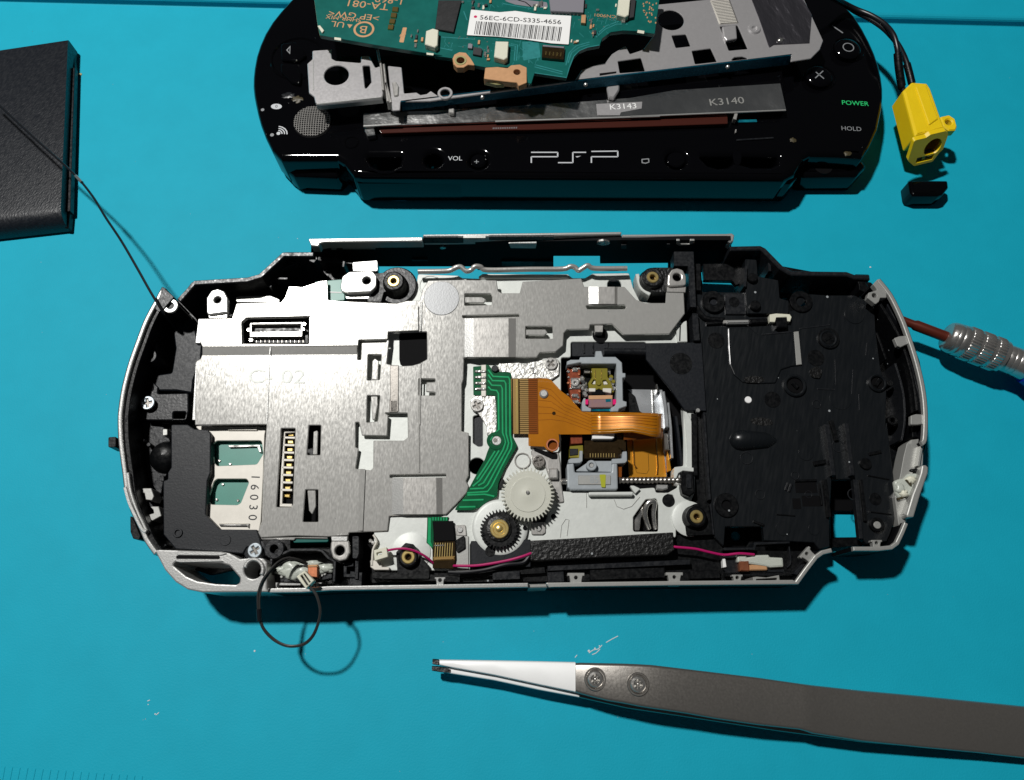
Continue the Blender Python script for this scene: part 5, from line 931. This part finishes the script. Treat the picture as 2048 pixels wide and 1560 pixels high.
# ================================================================== display panel, tilted a little in the shell
DP = root('display_panel', 1150, 230, 'silver framed display panel with dark red lower edge on the black shell', 'display')
plate('panel_glass', DP, t5(745, 130)+[(1562, 120), (1572, 218)]+t3(0, 1040)+t2(600, 1085, 0, 1110)+t5(765, 285), 11.1, 12.9, 'gloss', r=.2)
frame = plate('panel_frame', DP, t5(765, 205, 1000, 195)+t2(0, 985, 1400, 900)+t3(0, 870, 400, 800, 1340, 740, 1392, 975, 0, 1035)+t2(1300, 1050, 580, 1082)+t5(850, 285, 765, 285), 12.6, 13.1, 'mirror', r=.15, b=.1)
bar('frame_edge', frame, *t5(765, 284, 1000, 272), .5, 13.0, 13.4, 'silver'); bar('frame_edge', frame, at(t2, 580, 1078), at(t2, 2048, 1030), .45, 13.0, 13.3, 'silver'); bar('frame_edge', frame, at(t3, 0, 1035), at(t3, 1390, 978), .4, 13.0, 13.3, 'silver')
plate('polariser_strip', DP, t5(850, 292, 1000, 285)+t2(200, 1100)+t3(0, 1050, 870, 1020, 870, 1100, 0, 1130)+t2(900, 1155, 200, 1165)+t5(880, 330), 11.2, 12.2, 'polariser', r=.1)
plate('panel_tab', DP, t5(770, 285, 830, 285, 840, 340, 790, 348, 775, 320), 11, 12.6, 'mirror', r=.2)
plate('panel_sticker', DP, t2(1480, 925, 1890, 905, 1885, 965, 1700, 1000, 1690, 1025, 1490, 1025), 13.1, 13.18, 'bracket', r=.1, b=.02); text('sticker_mark', DP, 'K3143', *at(t2, 1720, 950), 1.7, 13.2, 4, 'paper', sx=1.1)
text('panel_mark', DP, 'K3140', *at(t3, 860, 905), 2.1, 13.14, 5, 'dull_silver', sx=1.15)
for i in range(14): bar('panel_print', DP, at(t2, 560+i*16, 1142-i*.4), at(t2, 566+i*16, 1142-i*.4), .5, 12.2, 12.24, 'print_dim', .01, 0)
rim('panel_hook', DP, t3(955, 975, 935, 1060), .8, 11.5, 13.0, 'satin'); bar('panel_gap', DP, *t3(950, 1078, 1130, 1074), .8, 11.1, 11.2, 'lens_blue', .02)
rim('panel_stay', DP, t3(945, 1150, 940, 1180), .3, 11, 11.6, 'satin', b=.05); bar('panel_stay', DP, *t3(950, 1245, 1280, 1225), .5, 11, 11.3, 'grey_black')

# ================================================================== metal bracket lying across the shell
BK = root('metal_bracket', 1100, 190, 'punched bare metal frame laid across the black console shell, under the green circuit board', 'bracket')
BZ = 17.0
lp_ = plate('end_plate', BK, t1(705, 492, 900, 480, 888, 520, 895, 570, 935, 592, 1180, 612, 1178, 545, 1255, 540, 1320, 660, 1370, 640, 1395, 905, 1385, 965, 770, 1028, 735, 1000, 722, 945, 672, 905, 655, 620, 705, 575), BZ-.35, BZ, 'bracket', r=.4, b=.15, holes=[('c', *at(t1, 940, 732), 3.1), t1(1195, 640, 1265, 640, 1280, 800, 1220, 878)])
bar('plate_flange', lp_, *t1(740, 1012, 1385, 945), .6, BZ-1.6, BZ+.25, 'silver', .2)
stroke('plate_bead', lp_, t1(712, 590, 716, 880), .25, BZ, 'silver', .1)
for q in [(1340, 480, 1360, 590), (1370, 610, 1395, 880), (1400, 620, 1440, 990), (1420, 800, 1470, 1000)]: bar('plate_fold', BK, *t1(*q), .6, BZ-2.5, BZ+.3, 'satin', .15)
web = plate('web_plate', BK, t1(1440, 640, 1575, 655, 1600, 910, 1720, 900, 1760, 925, 1820, 915, 1860, 885, 1940, 940, 2048, 945)+t2(0, 870, 1300, 715, 1220, 730, 1040, 640, 1040, 560, 1200, 560)[:2]+t2(1300, 700, 1350, 620, 1500, 570, 1560, 560, 1620, 480, 1740, 405, 1780, 480, 1900, 440, 2000, 300)+t3(240, 40, 700, -6, 1545, -20, 1720, 360, 1690, 440, 1610, 520, 1430, 548, 1440, 490)+t3(0, 655)+t2(0, 900)+t1(1565, 990, 1560, 1075, 1485, 1080), BZ-.35, BZ, 'bracket', r=.3, b=.12,
   holes=[t2(1672, 545, 1880, 515, 1915, 632, 1690, 650), ('c', *at(t3, 365, 178), 3.4), t3(370, 315, 500, 305, 540, 410, 408, 425), t3(550, 452, 720, 430, 775, 548, 580, 570), t3(895, 540, 930, 508, 1000, 502, 1060, 520), t3(800, 235, 960, 225, 1050, 435, 985, 440, 880, 450)])
plate('web_recess', web, t2(1510, 652, 1660, 635, 1660, 652, 1510, 675), BZ-.2, BZ+.02, 'deep', r=0, b=.01)
ring('web_eyelet', web, *at(t1, 2000, 905), 1.9, 1.2, BZ-.3, BZ+.3, 'bracket', 24); plate('web_bead', web, t1(1480, 800, 1520, 790, 1550, 840, 1545, 930, 1500, 940), BZ, BZ+.35, 'satin', r=.4, b=.25)
ring('web_boss', web, *at(t3, 1110, 250), 1.7, .5, BZ-.1, BZ+.35, 'bracket', 26, .3)
plate('web_tab', web, t3(820, 235, 945, 220, 955, 340, 860, 360, 835, 330), BZ-.5, BZ+.5, 'bracket', r=.3, b=.3, steps=2); plate('woven_tape', web, t3(715, 0, 880, -8, 960, 205, 795, 215), BZ, BZ+.15, 'beige', r=.05)
for i in range(16): bar('tape_weave', web, *t3(728+i*5+i*.2, 10+i*13, 890+i*5, -8+i*13.4), .22, BZ+.1, BZ+.28, 'satin', .08)
plate('foil_tape', web, t3(1085, -8, 1540, -12, 1620, 130, 1600, 380, 1280, 395, 1240, 420, 1150, 160), BZ, BZ+.25, 'tape', r=.2, b=.08)
blob('foil_crumple', web, t3, 1345, 350, .9, .8, BZ, BZ+.6, 'chrome')
# upright flange facing the viewer: the mat's reflection is painted in its colour
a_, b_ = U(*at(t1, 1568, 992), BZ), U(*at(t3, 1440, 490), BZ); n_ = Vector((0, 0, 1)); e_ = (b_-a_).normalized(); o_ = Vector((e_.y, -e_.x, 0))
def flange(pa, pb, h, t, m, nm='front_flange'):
    def q_(p):                              # leans back, its angle aimed at the open mat in front of the shell
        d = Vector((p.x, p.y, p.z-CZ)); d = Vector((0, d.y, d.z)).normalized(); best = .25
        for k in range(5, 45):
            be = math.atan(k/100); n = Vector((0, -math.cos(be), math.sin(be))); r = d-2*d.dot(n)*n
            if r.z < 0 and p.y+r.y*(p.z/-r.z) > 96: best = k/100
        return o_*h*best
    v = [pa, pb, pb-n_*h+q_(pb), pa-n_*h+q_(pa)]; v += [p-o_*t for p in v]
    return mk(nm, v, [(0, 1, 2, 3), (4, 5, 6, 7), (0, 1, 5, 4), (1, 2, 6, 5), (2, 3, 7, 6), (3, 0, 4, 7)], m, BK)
fl = flange(a_+o_*.05, b_+o_*.05, 2.6, .4, 'reflection_blue')
for k, x, y in [(t2, 465, 862), (t2, 1385, 750), (t3, 868, 592)]:
    p = U(*at(k, x, y), BZ-1); v, f = sweep([p+o_*.1, p+o_*.45, p+o_*.6], [.55, .45, .1], 12); mk('flange_dimple', v, f, 'silver', BK, True)
plate('hanging_tab', BK, t2(1570, 750, 1690, 740, 1685, 800, 1640, 870, 1590, 860), 13.4, 14.4, 'bracket', r=.4, b=.3); plate('hanging_tab', BK, t2(165, 960, 215, 960, 215, 1010, 165, 1000), 13.4, 14.4, 'satin', r=.3, b=.2)

# ================================================================== circuit board
CB = root('circuit_board', 960, 60, 'green circuit board with a white barcode label, stacked on the metal frame', 'circuit board')
PZ = 22.0
bd_pts = t1(700, -60, 725, 0, 755, 230, 778, 342, 1340, 440, 2000, 545)+t2(40, 495, 200, 518, 280, 470, 400, 580, 490, 598, 600, 595, 860, 600, 870, 735, 900, 748, 932, 645, 1215, 690, 1240, 600, 1280, 500, 1330, 450, 1400, 420, 1510, 400, 1535, 340, 1610, 285, 1720, 270, 1830, 275, 2000, 300, 2042, 0, 2050, -60)
bd = plate('board', CB, bd_pts, PZ-1.1, PZ, 'pcb', r=.3, b=.05)
plate('board_core', CB, [(x, y+1.2) for x, y in bd_pts], PZ-1.6, PZ-.9, 'board_edge', r=.3, b=.05)
plate('copper_lug', CB, t2(200, 520, 215, 485, 260, 462, 320, 468, 365, 520, 402, 582, 340, 575, 300, 600, 240, 600, 210, 570), PZ-1.6, PZ+.04, 'copper_pad', holes=[('c', *at(t2, 272, 535), 1.0)], r=.3); ring('lug_ring', CB, *at(t2, 272, 535), 1.5, 1.0, PZ, PZ+.15, 'board_edge', 24, .05)
plate('copper_lug', CB, t2(492, 600, 600, 594, 690, 605, 720, 580, 800, 572, 862, 600, 862, 735, 790, 765, 775, 735, 670, 725, 570, 712, 480, 700), PZ-1.6, PZ+.04, 'copper_pad', holes=[('c', *at(t2, 775, 640), .85)], r=.3)
plate('copper_lug_edge', CB, t2(480, 702, 570, 715, 670, 728, 660, 750, 590, 752, 485, 725), PZ-2.0, PZ-.9, 'board_edge', r=.1)
rim('board_highlight', CB, t2(932, 648, 1215, 690, 1240, 600, 1280, 500, 1330, 450, 1400, 420, 1510, 400), .25, PZ, PZ+.05, 'pcb_light', b=.01)
# label
lab = plate('barcode_label', CB, t2(365, 85, 620, 108, 760, 96, 960, 125, 1258, 140, 1235, 395, 1080, 385, 860, 352, 600, 325, 328, 312), PZ+.25, PZ+.33, 'paper', r=.25, b=.02)
text('label_serial', lab, '56EC-6CD-S335-4656', *at(t2, 805, 178), 1.4, PZ+.34, -4.5, 'ink', sx=1.13)
disc('label_dot', lab, *at(t2, 405, 148), .42, PZ+.3, PZ+.35, 'red_ink', 16, .01)
rb_ = random.Random(11); x = 400.0
while x < 1160:
    w_ = rb_.choice([3, 3, 5, 8, 11]); s_ = (x-400)/760; bx0 = x; yt = 188+s_*52; yb = 305+s_*62
    if x < 430: w_ = 6
    plate('bar_line', lab, t2(bx0+12, yt, bx0+12+w_, yt+.5, bx0+w_-8, yb, bx0-8, yb), PZ+.3, PZ+.345, 'ink', r=0, b=0); x += w_+rb_.choice([4, 5, 7, 9])
# chips and connectors
def chip(k, q, h, m, nm='chip', b=.08): return plate(nm, CB, k(*q), PZ-.05, PZ+h, m, r=.08, b=b)
chip(t2, (75, 0, 280, 0, 210, 285, 45, 255), .6, 'chip'); chip(t2, (1060, -30, 1375, -30, 1365, 110, 1075, 95), 1.0, 'chip_grey'); 
for i in range(9): bar('chip_leg', CB, *t2(1085+i*33, 100+i*1.2, 1083+i*33, 125+i*1.2), .35, PZ, PZ+.3, 'solder', .05)
chip(t2, (585, 365, 700, 368, 690, 510, 660, 530, 570, 505), 1.6, 'cream', 'board_socket', .15); chip(t1, (1815, 300, 1880, 275, 1935, 290, 1925, 440, 1900, 460, 1802, 430), 1.6, 'cream', 'board_socket', .15); chip(t2, (1680, -20, 1785, -20, 1770, 130, 1740, 150, 1665, 130), 1.6, 'cream', 'board_socket', .15)
chip(t2, (1785, -20, 1835, -20, 1815, 150, 1775, 160), .8, 'ink', 'socket_lever'); chip(t2, (1705, 160, 1740, 160, 1738, 200, 1705, 200), .5, 'solder', 'solder_pad'); 
gs = chip(t2, (1000, 400, 1200, 415, 1190, 530, 995, 510), .8, 'kapton_brown', 'gold_socket'); 
for i in range(5): bar('gold_contact', CB, *t2(1035+i*33, 455+i*3, 1030+i*33, 490+i*3), .35, PZ+.7, PZ+.95, 'gold', .05)
bar('socket_rail', CB, *t2(1005, 405, 1195, 420), .5, PZ+.5, PZ+1.0, 'chip_grey')
for i in range(4): chip(t1, (1488-i*14, 62+i*58, 1545-i*14, 66+i*58, 1540-i*16, 112+i*58, 1480-i*14, 108+i*58), .35, 'gold', 'gold_pad', .1)
chip(t1, (755, 250, 780, 245, 820, 295, 800, 320), .4, 'cream', 'edge_pad'); chip(t1, (920, 362, 985, 370, 985, 395, 920, 385), .1, 'cream', 'edge_pad', .02); chip(t1, (1818, 512, 1890, 520, 1885, 540, 1820, 532), .1, 'cream', 'edge_pad', .02); chip(t2, (1850, 265, 1910, 275, 1905, 300, 1845, 290), .1, 'cream', 'edge_pad', .02)
# printed writing, upside down on the board as it lies
for s_, k, x, y, h_, r_ in [('TA-081', t1, 1240, 45, 2.2, 172), ('1-868-', t1, 1440, 0, 2.0, 172), ('>EP GW<', t1, 1110, 150, 1.9, 172), ('SHMR-MIX', t1, 1010, 180, 1.2, 172), ('UL', t1, 955, 235, 1.8, 172), ('R', t1, 1590, 345, 1.4, 80), ('CN9001', t2, 1555, 140, 1.0, 173)]: text('board_print', CB, s_, *at(k, x, y), h_, PZ+.01, r_, 'copper_pad', sx=1.15)
ring('emblem_ring', CB, *at(t1, 1208, 285), 2.6, 2.05, PZ, PZ+.03, 'copper_pad', 36, .005); text('emblem_letter', CB, 'B', *at(t1, 1205, 285), 2.4, PZ+.01, 172, 'copper_pad', sx=1.1)
plate('warning_mark', CB, t1(1045, 235, 1098, 240, 1068, 275), PZ, PZ+.02, 'copper_pad', r=0, b=0); plate('print_block', CB, t1(1588, 268, 1628, 268, 1595, 415, 1552, 410), PZ, PZ+.02, 'copper_pad', r=.2, b=0)
for i in range(26): x_ = rb_.uniform(1895, 2020); y_ = rb_.uniform(5, 200); bar('board_print_dash', CB, at(t2, x_, y_), at(t2, x_-3, y_+14), .3, PZ, PZ+.02, 'copper_pad', .002, 0)
# traces and small parts
rt = random.Random(5)
for i in range(46):                         # small ceramic parts
    k, x_, y_ = rt.choice([(t2, rt.uniform(330, 480), rt.uniform(370, 500)), (t2, rt.uniform(285, 600), rt.uniform(5, 75)), (t2, rt.uniform(1380, 1660), rt.uniform(5, 90)), (t2, rt.uniform(480, 560), rt.uniform(400, 540)), (t1, rt.uniform(1640, 1800), rt.uniform(250, 440)), (t2, rt.uniform(1240, 1330), rt.uniform(330, 380)), (t2, rt.uniform(1430, 1490), rt.uniform(170, 330)), (t2, rt.uniform(900, 1060), rt.uniform(0, 90))])
    px_, py_ = at(k, x_, y_); sx_, sy_ = rt.choice([(1.4, 3), (2.2, 4), (3, 2)])
    plate('chip_part', CB, [(px_-sx_, py_-sy_), (px_+sx_, py_-sy_), (px_+sx_-1, py_+sy_), (px_-sx_-1, py_+sy_)], PZ-.05, PZ+rt.uniform(.2, .5), rt.choice(['solder', 'solder', 'ink', 'copper_pad', 'cream']), r=.08, b=.06)
chip(t2, (1350, 130, 1390, 130, 1385, 205, 1345, 200), .8, 'copper_pad', 'chip_part'); chip(t2, (390, 415, 465, 430, 455, 495, 380, 480), .6, 'ink', 'chip_part'); chip(t2, (340, 385, 380, 390, 375, 430, 336, 425), .6, 'chip_grey', 'chip_part')
for q in [(820, 380, 920, 400, 930, 360), (830, 440, 900, 440, 960, 430), (820, 500, 880, 510, 880, 560), (900, 490, 960, 500, 960, 540), (840, 470, 900, 470), (930, 575, 1180, 640), (930, 595, 1180, 660), (700, 400, 760, 410, 750, 540), (720, 390, 780, 400, 770, 540), (1230, 560, 1260, 470, 1330, 420, 1420, 395), (1210, 580, 1240, 470, 1300, 410, 1420, 375), (1480, 330, 1560, 260, 1660, 215, 1760, 215), (1490, 300, 1570, 230, 1680, 190), (780, 0, 850, 20, 900, 60), (640, 30, 800, 60, 900, 75), (300, 100, 330, 180), (100, 330, 400, 350), (60, 420, 200, 450)]: stroke('board_trace', CB, t2(*q), .28, PZ, 'pcb_light', .02)
for i in range(60):                         # fine parallel tracks and vias
    x_, y_ = rt.choice([(rt.uniform(1240, 1640), rt.uniform(110, 300)), (rt.uniform(300, 900), rt.uniform(330, 470)), (rt.uniform(700, 1000), rt.uniform(380, 560)), (rt.uniform(0, 300), rt.uniform(300, 450)), (rt.uniform(300, 1000), rt.uniform(0, 80))])
    l_ = rt.uniform(18, 60); a_2 = rt.choice([(-.28, 1), (1, .12), (.7, .7)]); bar('board_trace', CB, at(t2, x_, y_), at(t2, x_+l_*a_2[0], y_+l_*a_2[1]), .12, PZ, PZ+.02, 'pcb_light', .005, 0)
for i in range(40):
    x_, y_ = rt.choice([(rt.uniform(1240, 1640), rt.uniform(110, 260)), (rt.uniform(280, 600), rt.uniform(330, 460)), (rt.uniform(0, 280), rt.uniform(320, 450))])
    disc('via', CB, *at(t2, x_, y_), .16, PZ, PZ+.03, 'solder' if i % 3 else 'pcb_light', 7, .01)
plate('bare_field', CB, t2(640, 0, 860, 0, 1040, 20, 1050, 70, 900, 60, 760, 40), PZ, PZ+.02, 'chip_grey', r=.4, b=0)
for q in [(820, 370, 970, 380, 985, 510, 830, 540)]: plate('bare_field', CB, t2(*q), PZ, PZ+.015, 'pcb_light', r=.3, b=0)

# ================================================================== dark case on the left
DC = root('dark_case', 60, 460, 'leather grained dark grey plastic case cut off by the left picture edge', 'case')
cz_ = 5.0
def case_body():
    R0, R1 = U(136, 78.5, cz_), U(121, 425, cz_); L0, L1 = U(-260, 138, cz_), U(-260, 468, cz_)
    prof = [(0, .5, 0), (0, cz_-.5, 0), (.0, cz_-.15, .15), (.0, cz_, .5)]+[(0, cz_, t) for t in (-60, -30, -10, -3)]
    st_ = []
    for a, c_ in ((L0, L1), (R0, R1)):
        e = (c_-a).normalized(); q = [a+Vector((0, 0, .5-cz_)), a+Vector((0, 0, -.5)), a+e*.2+Vector((0, 0, -.12)), a+e*.5, c_-e*4]
        q += [c_+e*(4.2*math.sin(t)-1.5)+Vector((0, 0, (4.4)*(math.cos(t)-1))) for t in [i*math.pi/2/9 for i in range(10)]]
        st_.append(q)
    k = len(st_[0]); v, f = [], []
    n = 12
    for i in range(n+1): v += [st_[0][j].lerp(st_[1][j], i/n) for j in range(k)]
    for i in range(n):
        for j in range(k-1): f.append((i*k+j, i*k+j+1, (i+1)*k+j+1, (i+1)*k+j))
        f.append((i*k+k-1, i*k, (i+1)*k, (i+1)*k+k-1))
    f.append(tuple(range(k))); f.append(tuple(n*k+j for j in range(k)))
    return mk('case_body', v, f, 'leather', DC, True)
body = case_body()
side = plate('side_lip', DC, t7(340, 120, 385, 112, 393, 225, 368, 985, 360, 1075, 320, 1070), .4, 2.2, 'black', r=.3, b=.3); bar('lip_edge', side, *t7(388, 225, 364, 985), .7, 1, 2.6, 'grey_black')

# ================================================================== yellow power socket with its black leads
YC = root('power_socket', 1840, 320, 'yellow plastic power socket on two black leads beside the black shell', 'socket')
yz = 12.5
sb = plate('socket_body', YC, t4(1138, 670, 1205, 605, 1318, 614, 1345, 655, 1420, 870, 1455, 955, 1340, 985, 1228, 1012), 6.8, yz, 'yellow', r=.5, b=.7, steps=3)
plate('body_ridge', sb, t4(1228, 640, 1310, 632, 1400, 880, 1330, 930), yz-.1, yz+.3, 'yellow', r=.3, b=.3, steps=2)
fz_ = yz+.35
c0, c1_ = U(*at(t4, 1224, 1014), fz_), U(*at(t4, 1460, 958), fz_)
ex_ = Vector((c1_.x-c0.x, c1_.y-c0.y, 0)); wd_ = ex_.length; ex_.normalize(); nx_ = Vector((ex_.y, -ex_.x, 0))
def face_part(nm, loop, holes, d0, d1, m):
    v, f = prism([loop]+holes, d0, d1, 0, 1, lambda u_, h_, d: tuple(c0+ex_*u_+nx_*(d+.42*h_)-Vector((0, 0, h_*.9))))
    return mk(nm, v, f, m, YC)
HB = (wd_*.64, 3.35)
face_part('socket_front', fillet([(-.6, .1), (wd_*.3, .1), (wd_*.42, -.5), (wd_*.9, -.5), (wd_+.2, .6), (wd_+.2, 4.6), (wd_*.93, 5.4), (wd_*.8, 7.6), (wd_*.2, 7.6), (-.6, 5.6)], .6), [circ(HB[0], HB[1], 2.35, 28), [(wd_*.22, 5.4), (wd_*.78, 5.4), (wd_*.76, 6.9), (wd_*.22, 6.9)]], -.1, 1.0, 'yellow')
face_part('barrel', circ(HB[0], HB[1], 2.45, 28), [circ(HB[0], HB[1], 2.1, 28)], -4, .0, 'orange_in'); face_part('barrel_end', circ(HB[0], HB[1], 2.3, 24), [], -4.4, -3.8, 'orange_in')
face_part('contact_window', [(wd_*.18, 5.2), (wd_*.82, 5.2), (wd_*.8, 7.1), (wd_*.18, 7.1)], [], -.5, .3, 'ink'); face_part('contact', [(wd_*.44, 5.5), (wd_*.53, 5.5), (wd_*.53, 6.8), (wd_*.44, 6.8)], [], .2, .6, 'lime')
plate('socket_ear', YC, t4(1415, 865, 1480, 850, 1525, 880, 1540, 935, 1530, 965, 1480, 968, 1435, 935), 8.5, 10.6, 'yellow', r=.5, b=.3, holes=[('c', *at(t4, 1478, 905), .85)])
leadA = [(1655, -12, 20), (*at(t4, 690, 20), 15), (*at(t4, 790, 70), 13.5), (*at(t4, 900, 115), 14), (*at(t4, 1000, 180), 15), (*at(t4, 1065, 260), 16), (*at(t4, 1092, 350), 15.5), (*at(t4, 1100, 420), 14.5), (*at(t4, 1108, 520), 13), (*at(t4, 1122, 610), 11.5), (*at(t4, 1140, 680), 10.5)]
leadB = [(1658, -8, 19), (*at(t4, 700, 30), 14), (*at(t4, 780, 85), 12.6), (*at(t4, 880, 135), 13), (*at(t4, 985, 205), 14), (*at(t4, 1060, 280), 14.5), (*at(t4, 1110, 350), 14), (*at(t4, 1150, 430), 13), (*at(t4, 1180, 520), 12), (*at(t4, 1200, 610), 11), (*at(t4, 1215, 660), 10.5)]
tube('power_lead', YC, leadA, .68, 'wire', 10); tube('power_lead', YC, leadB, .68, 'wire', 10)
tube('lead_sleeve', YC, [(*at(t4, 1097, 395), 14.8), (*at(t4, 1106, 500), 13.3), (*at(t4, 1125, 630), 11.2), (*at(t4, 1132, 650), 10.9)], 1.0, 'black', 12); tube('lead_sleeve', YC, [(*at(t4, 1165, 475), 12.5), (*at(t4, 1185, 550), 11.7), (*at(t4, 1202, 620), 11)], 0.92, 'black', 12)
tube('bare_end', YC, [(*at(t4, 1130, 645), 10.9), (*at(t4, 1142, 690), 10.4)], .55, 'copper_pad', 8, 1)

# ================================================================== small black cap
SP = root('rubber_cap', 1858, 385, 'small half round black plastic cap lying alone below the yellow socket', 'cap')
cap = plate('cap_body', SP, t4(1182, 1335, 1475, 1335, 1480, 1390, 1440, 1440, 1405, 1452, 1210, 1452, 1195, 1420), .3, 4.6, 'gloss', r=.6, b=.8, steps=3, smooth=True); bar('cap_glint', cap, *t4(1340, 1418, 1375, 1418), .4, 4.5, 4.75, 'gloss'); plate('cap_lip', cap, t4(1185, 1440, 1400, 1445, 1410, 1462, 1200, 1462), .2, 2.0, 'black', r=.3)

# ================================================================== screwdriver
SD = root('screwdriver', 1960, 760, 'screwdriver with brown shaft, knurled chrome collar and blue handle, cut off at the right', 'screwdriver')
def dz(x, y, z): return U(*at(d6, x, y), z)
zc = 7.2
A, B = dz(170, 285, 7.4), dz(1300, 715, zc); ax_ = (B-A).normalized()
turned('shaft', SD, A-ax_*14, B, [(0, .9), (10, .95), (16.6, .95), (17.2, 1.25), ((B-A).length+14, 1.25)], 'brown', 20)
C0 = dz(790, 500, zc); per = [(0, 2.2), (.15, 3.2), (.5, 3.6), (3.3, 3.75), (3.5, 3.55)]
ridge = lambda d, r, w_: [(d, r-.13), (d+w_*.2, r-.04), (d+w_*.5, r), (d+w_*.8, r-.04), (d+w_, r-.13)]
turned('collar_nose', SD, C0, C0+ax_*5, [(0, 1.3), (.05, 2.8), (.35, 3.2), (.8, 3.45), (1.4, 3.58), (1.5, 3.52), (1.6, 3.6), (2.5, 3.66), (2.6, 3.6), (2.7, 3.68), (3.6, 3.78), (3.75, 3.7), (4.2, 3.7)], 'nickel', 48)
for s, l in [(4.2, 2.3), (7.0, 2.5), (10.1, 2.0)]:
    turned('knurled_band', SD, C0+ax_*s, C0+ax_*(s+5), [(0, 3.72), (.12, 3.9), (.25, 3.97), (l-.25, 3.97), (l-.12, 3.9), (l, 3.72)], 'nickel', 72, .05); turned('band_groove', SD, C0+ax_*(s+l-.1), C0+ax_*(s+l+2), [(0, 3.7), (.9, 3.7)], 'nickel', 36)
turned('collar_neck', SD, C0+ax_*12.2, C0+ax_*20, [(0, 2.6), (.4, 2.5), (.8, 2.9), (1.1, 3.15), (2.2, 3.2), (2.3, 3.1), (2.45, 3.2), (3.4, 3.2), (3.5, 3.1), (3.65, 3.2), (5.0, 3.25), (5.2, 3.3), (6.2, 3.4)], 'nickel', 40)
turned('handle', SD, C0+ax_*18.3, C0+ax_*80, [(0, 3.0), (.5, 4.0), (3, 4.6), (8, 4.8), (40, 4.6), (50, 4.0)], 'blue', 12)

# ================================================================== tweezers
TW = root('tweezers', 1500, 1430, 'dark steel tweezers with white ceramic tips lying in front, cut off at the right', 'tweezers')
def slab(nm, path, t, m, par, b=.25):
    """path: (px, far edge py, near edge py, z) stations of a bent strip, t thick"""
    v, f = [], []
    q4 = [(math.sin(a*math.pi/8), math.cos(a*math.pi/8)) for a in range(5)]
    for x, y0, y1, z in path:
        P, Q = U(x, y0, z), U(x, y1, z); d = (Q-P).normalized()
        for sx_, cx_ in q4: v.append(P+d*b*(1-cx_)+Vector((0, 0, -t*.55*(1-sx_))))
        for sx_, cx_ in q4[::-1]: v.append(Q-d*b*(1-cx_)+Vector((0, 0, -t*.55*(1-sx_))))
        v.append(Q-Vector((0, 0, t))); v.append(P-Vector((0, 0, t)))
    k = 12
    for i in range(len(path)-1):
        for j in range(k): q = (j+1) % k; f.append((i*k+j, i*k+q, (i+1)*k+q, (i+1)*k+j))
    f.append(tuple(range(k))); f.append(tuple((len(path)-1)*k+j for j in range(k)))
    return mk(nm, v, f, m, par, True)
def st(x, y0, y1, z): a, c = at(t8, x, y0), at(t8, x, y1); return (a[0], a[1], c[1], z)
slab('arm', [st(528, 78, 178, 8.2), st(545, 77, 184, 8.4), st(590, 78, 196, 8.8), st(640, 79, 208, 9.2), st(690, 80, 216, 9.55), st(740, 82, 226, 9.8), st(790, 85, 234, 9.95), st(840, 91, 241, 9.95), st(900, 98, 250, 9.8), st(1000, 110, 268, 9.4), st(1150, 128, 290, 8.7), st(1290, 148, 305, 8.0), st(1312, 151, 311, 8.0), st(1335, 154, 319, 7.7), st(1500, 172, 345, 6.9), st(1700, 190, 366, 6.0), st(1900, 210, 385, 5.1), st(2100, 230, 408, 4.2), st(2400, 262, 440, 3.4)], 1.3, 'tweezer_steel', TW, .6)
slab('arm', [st(540, 120, 196, 5.6), st(700, 120, 232, 5.6), st(900, 140, 262, 5.2), st(1200, 165, 308, 4.4), st(1500, 185, 348, 3.6), st(1900, 215, 382, 2.6), st(2400, 262, 432, 2.0)], 1.2, 'tweezer_steel', TW, .3)
slab('tip', [st(44, 66, 82, 6.6), st(110, 67, 95, 6.9), st(250, 69, 120, 7.1), st(400, 72, 152, 7.5), st(527, 75, 178, 7.9)], 1.5, 'ceramic', TW, .3)
slab('tip', [st(42, 88, 104, 5.2), st(110, 88, 116, 5.4), st(250, 100, 138, 5.6), st(400, 115, 170, 5.9), st(540, 120, 196, 6.0)], 1.4, 'ceramic', TW, .3)
slab('singed_end', [st(42, 64, 83, 6.75), st(60, 65, 86, 6.8), st(66, 68, 84, 6.75)], 1.7, 'foam', TW, .15); slab('singed_end', [st(40, 88, 105, 5.35), st(70, 89, 110, 5.5), st(105, 98, 113, 5.4)], 1.4, 'foam', TW, .15)
for x, y, z in [(595, 133, 8.85), (740, 150, 9.8)]:
    p = at(t8, x, y); h = ring('rivet_collar', TW, *p, 2.15, 1.7, z-.3, z+.3, 'tweezer_steel', 32, .12); lathe('rivet', TW, *p, [(1.7, z-.2), (1.65, z+.2), (1.35, z+.55), (.9, z+.6), (.75, z+.3), (.35, z+.3), (.2, z+.5), (.001, z+.55)], 'nickel', 28)
    for a in range(6): bar('rivet_lobe', h, (p[0]+5*math.cos(a*1.05+.4), p[1]+5*math.sin(a*1.05+.4)), (p[0]+10*math.cos(a*1.05+.4), p[1]+10*math.sin(a*1.05+.4)), .3, z+.2, z+.68, 'nickel' if a % 2 else 'beige', .1)
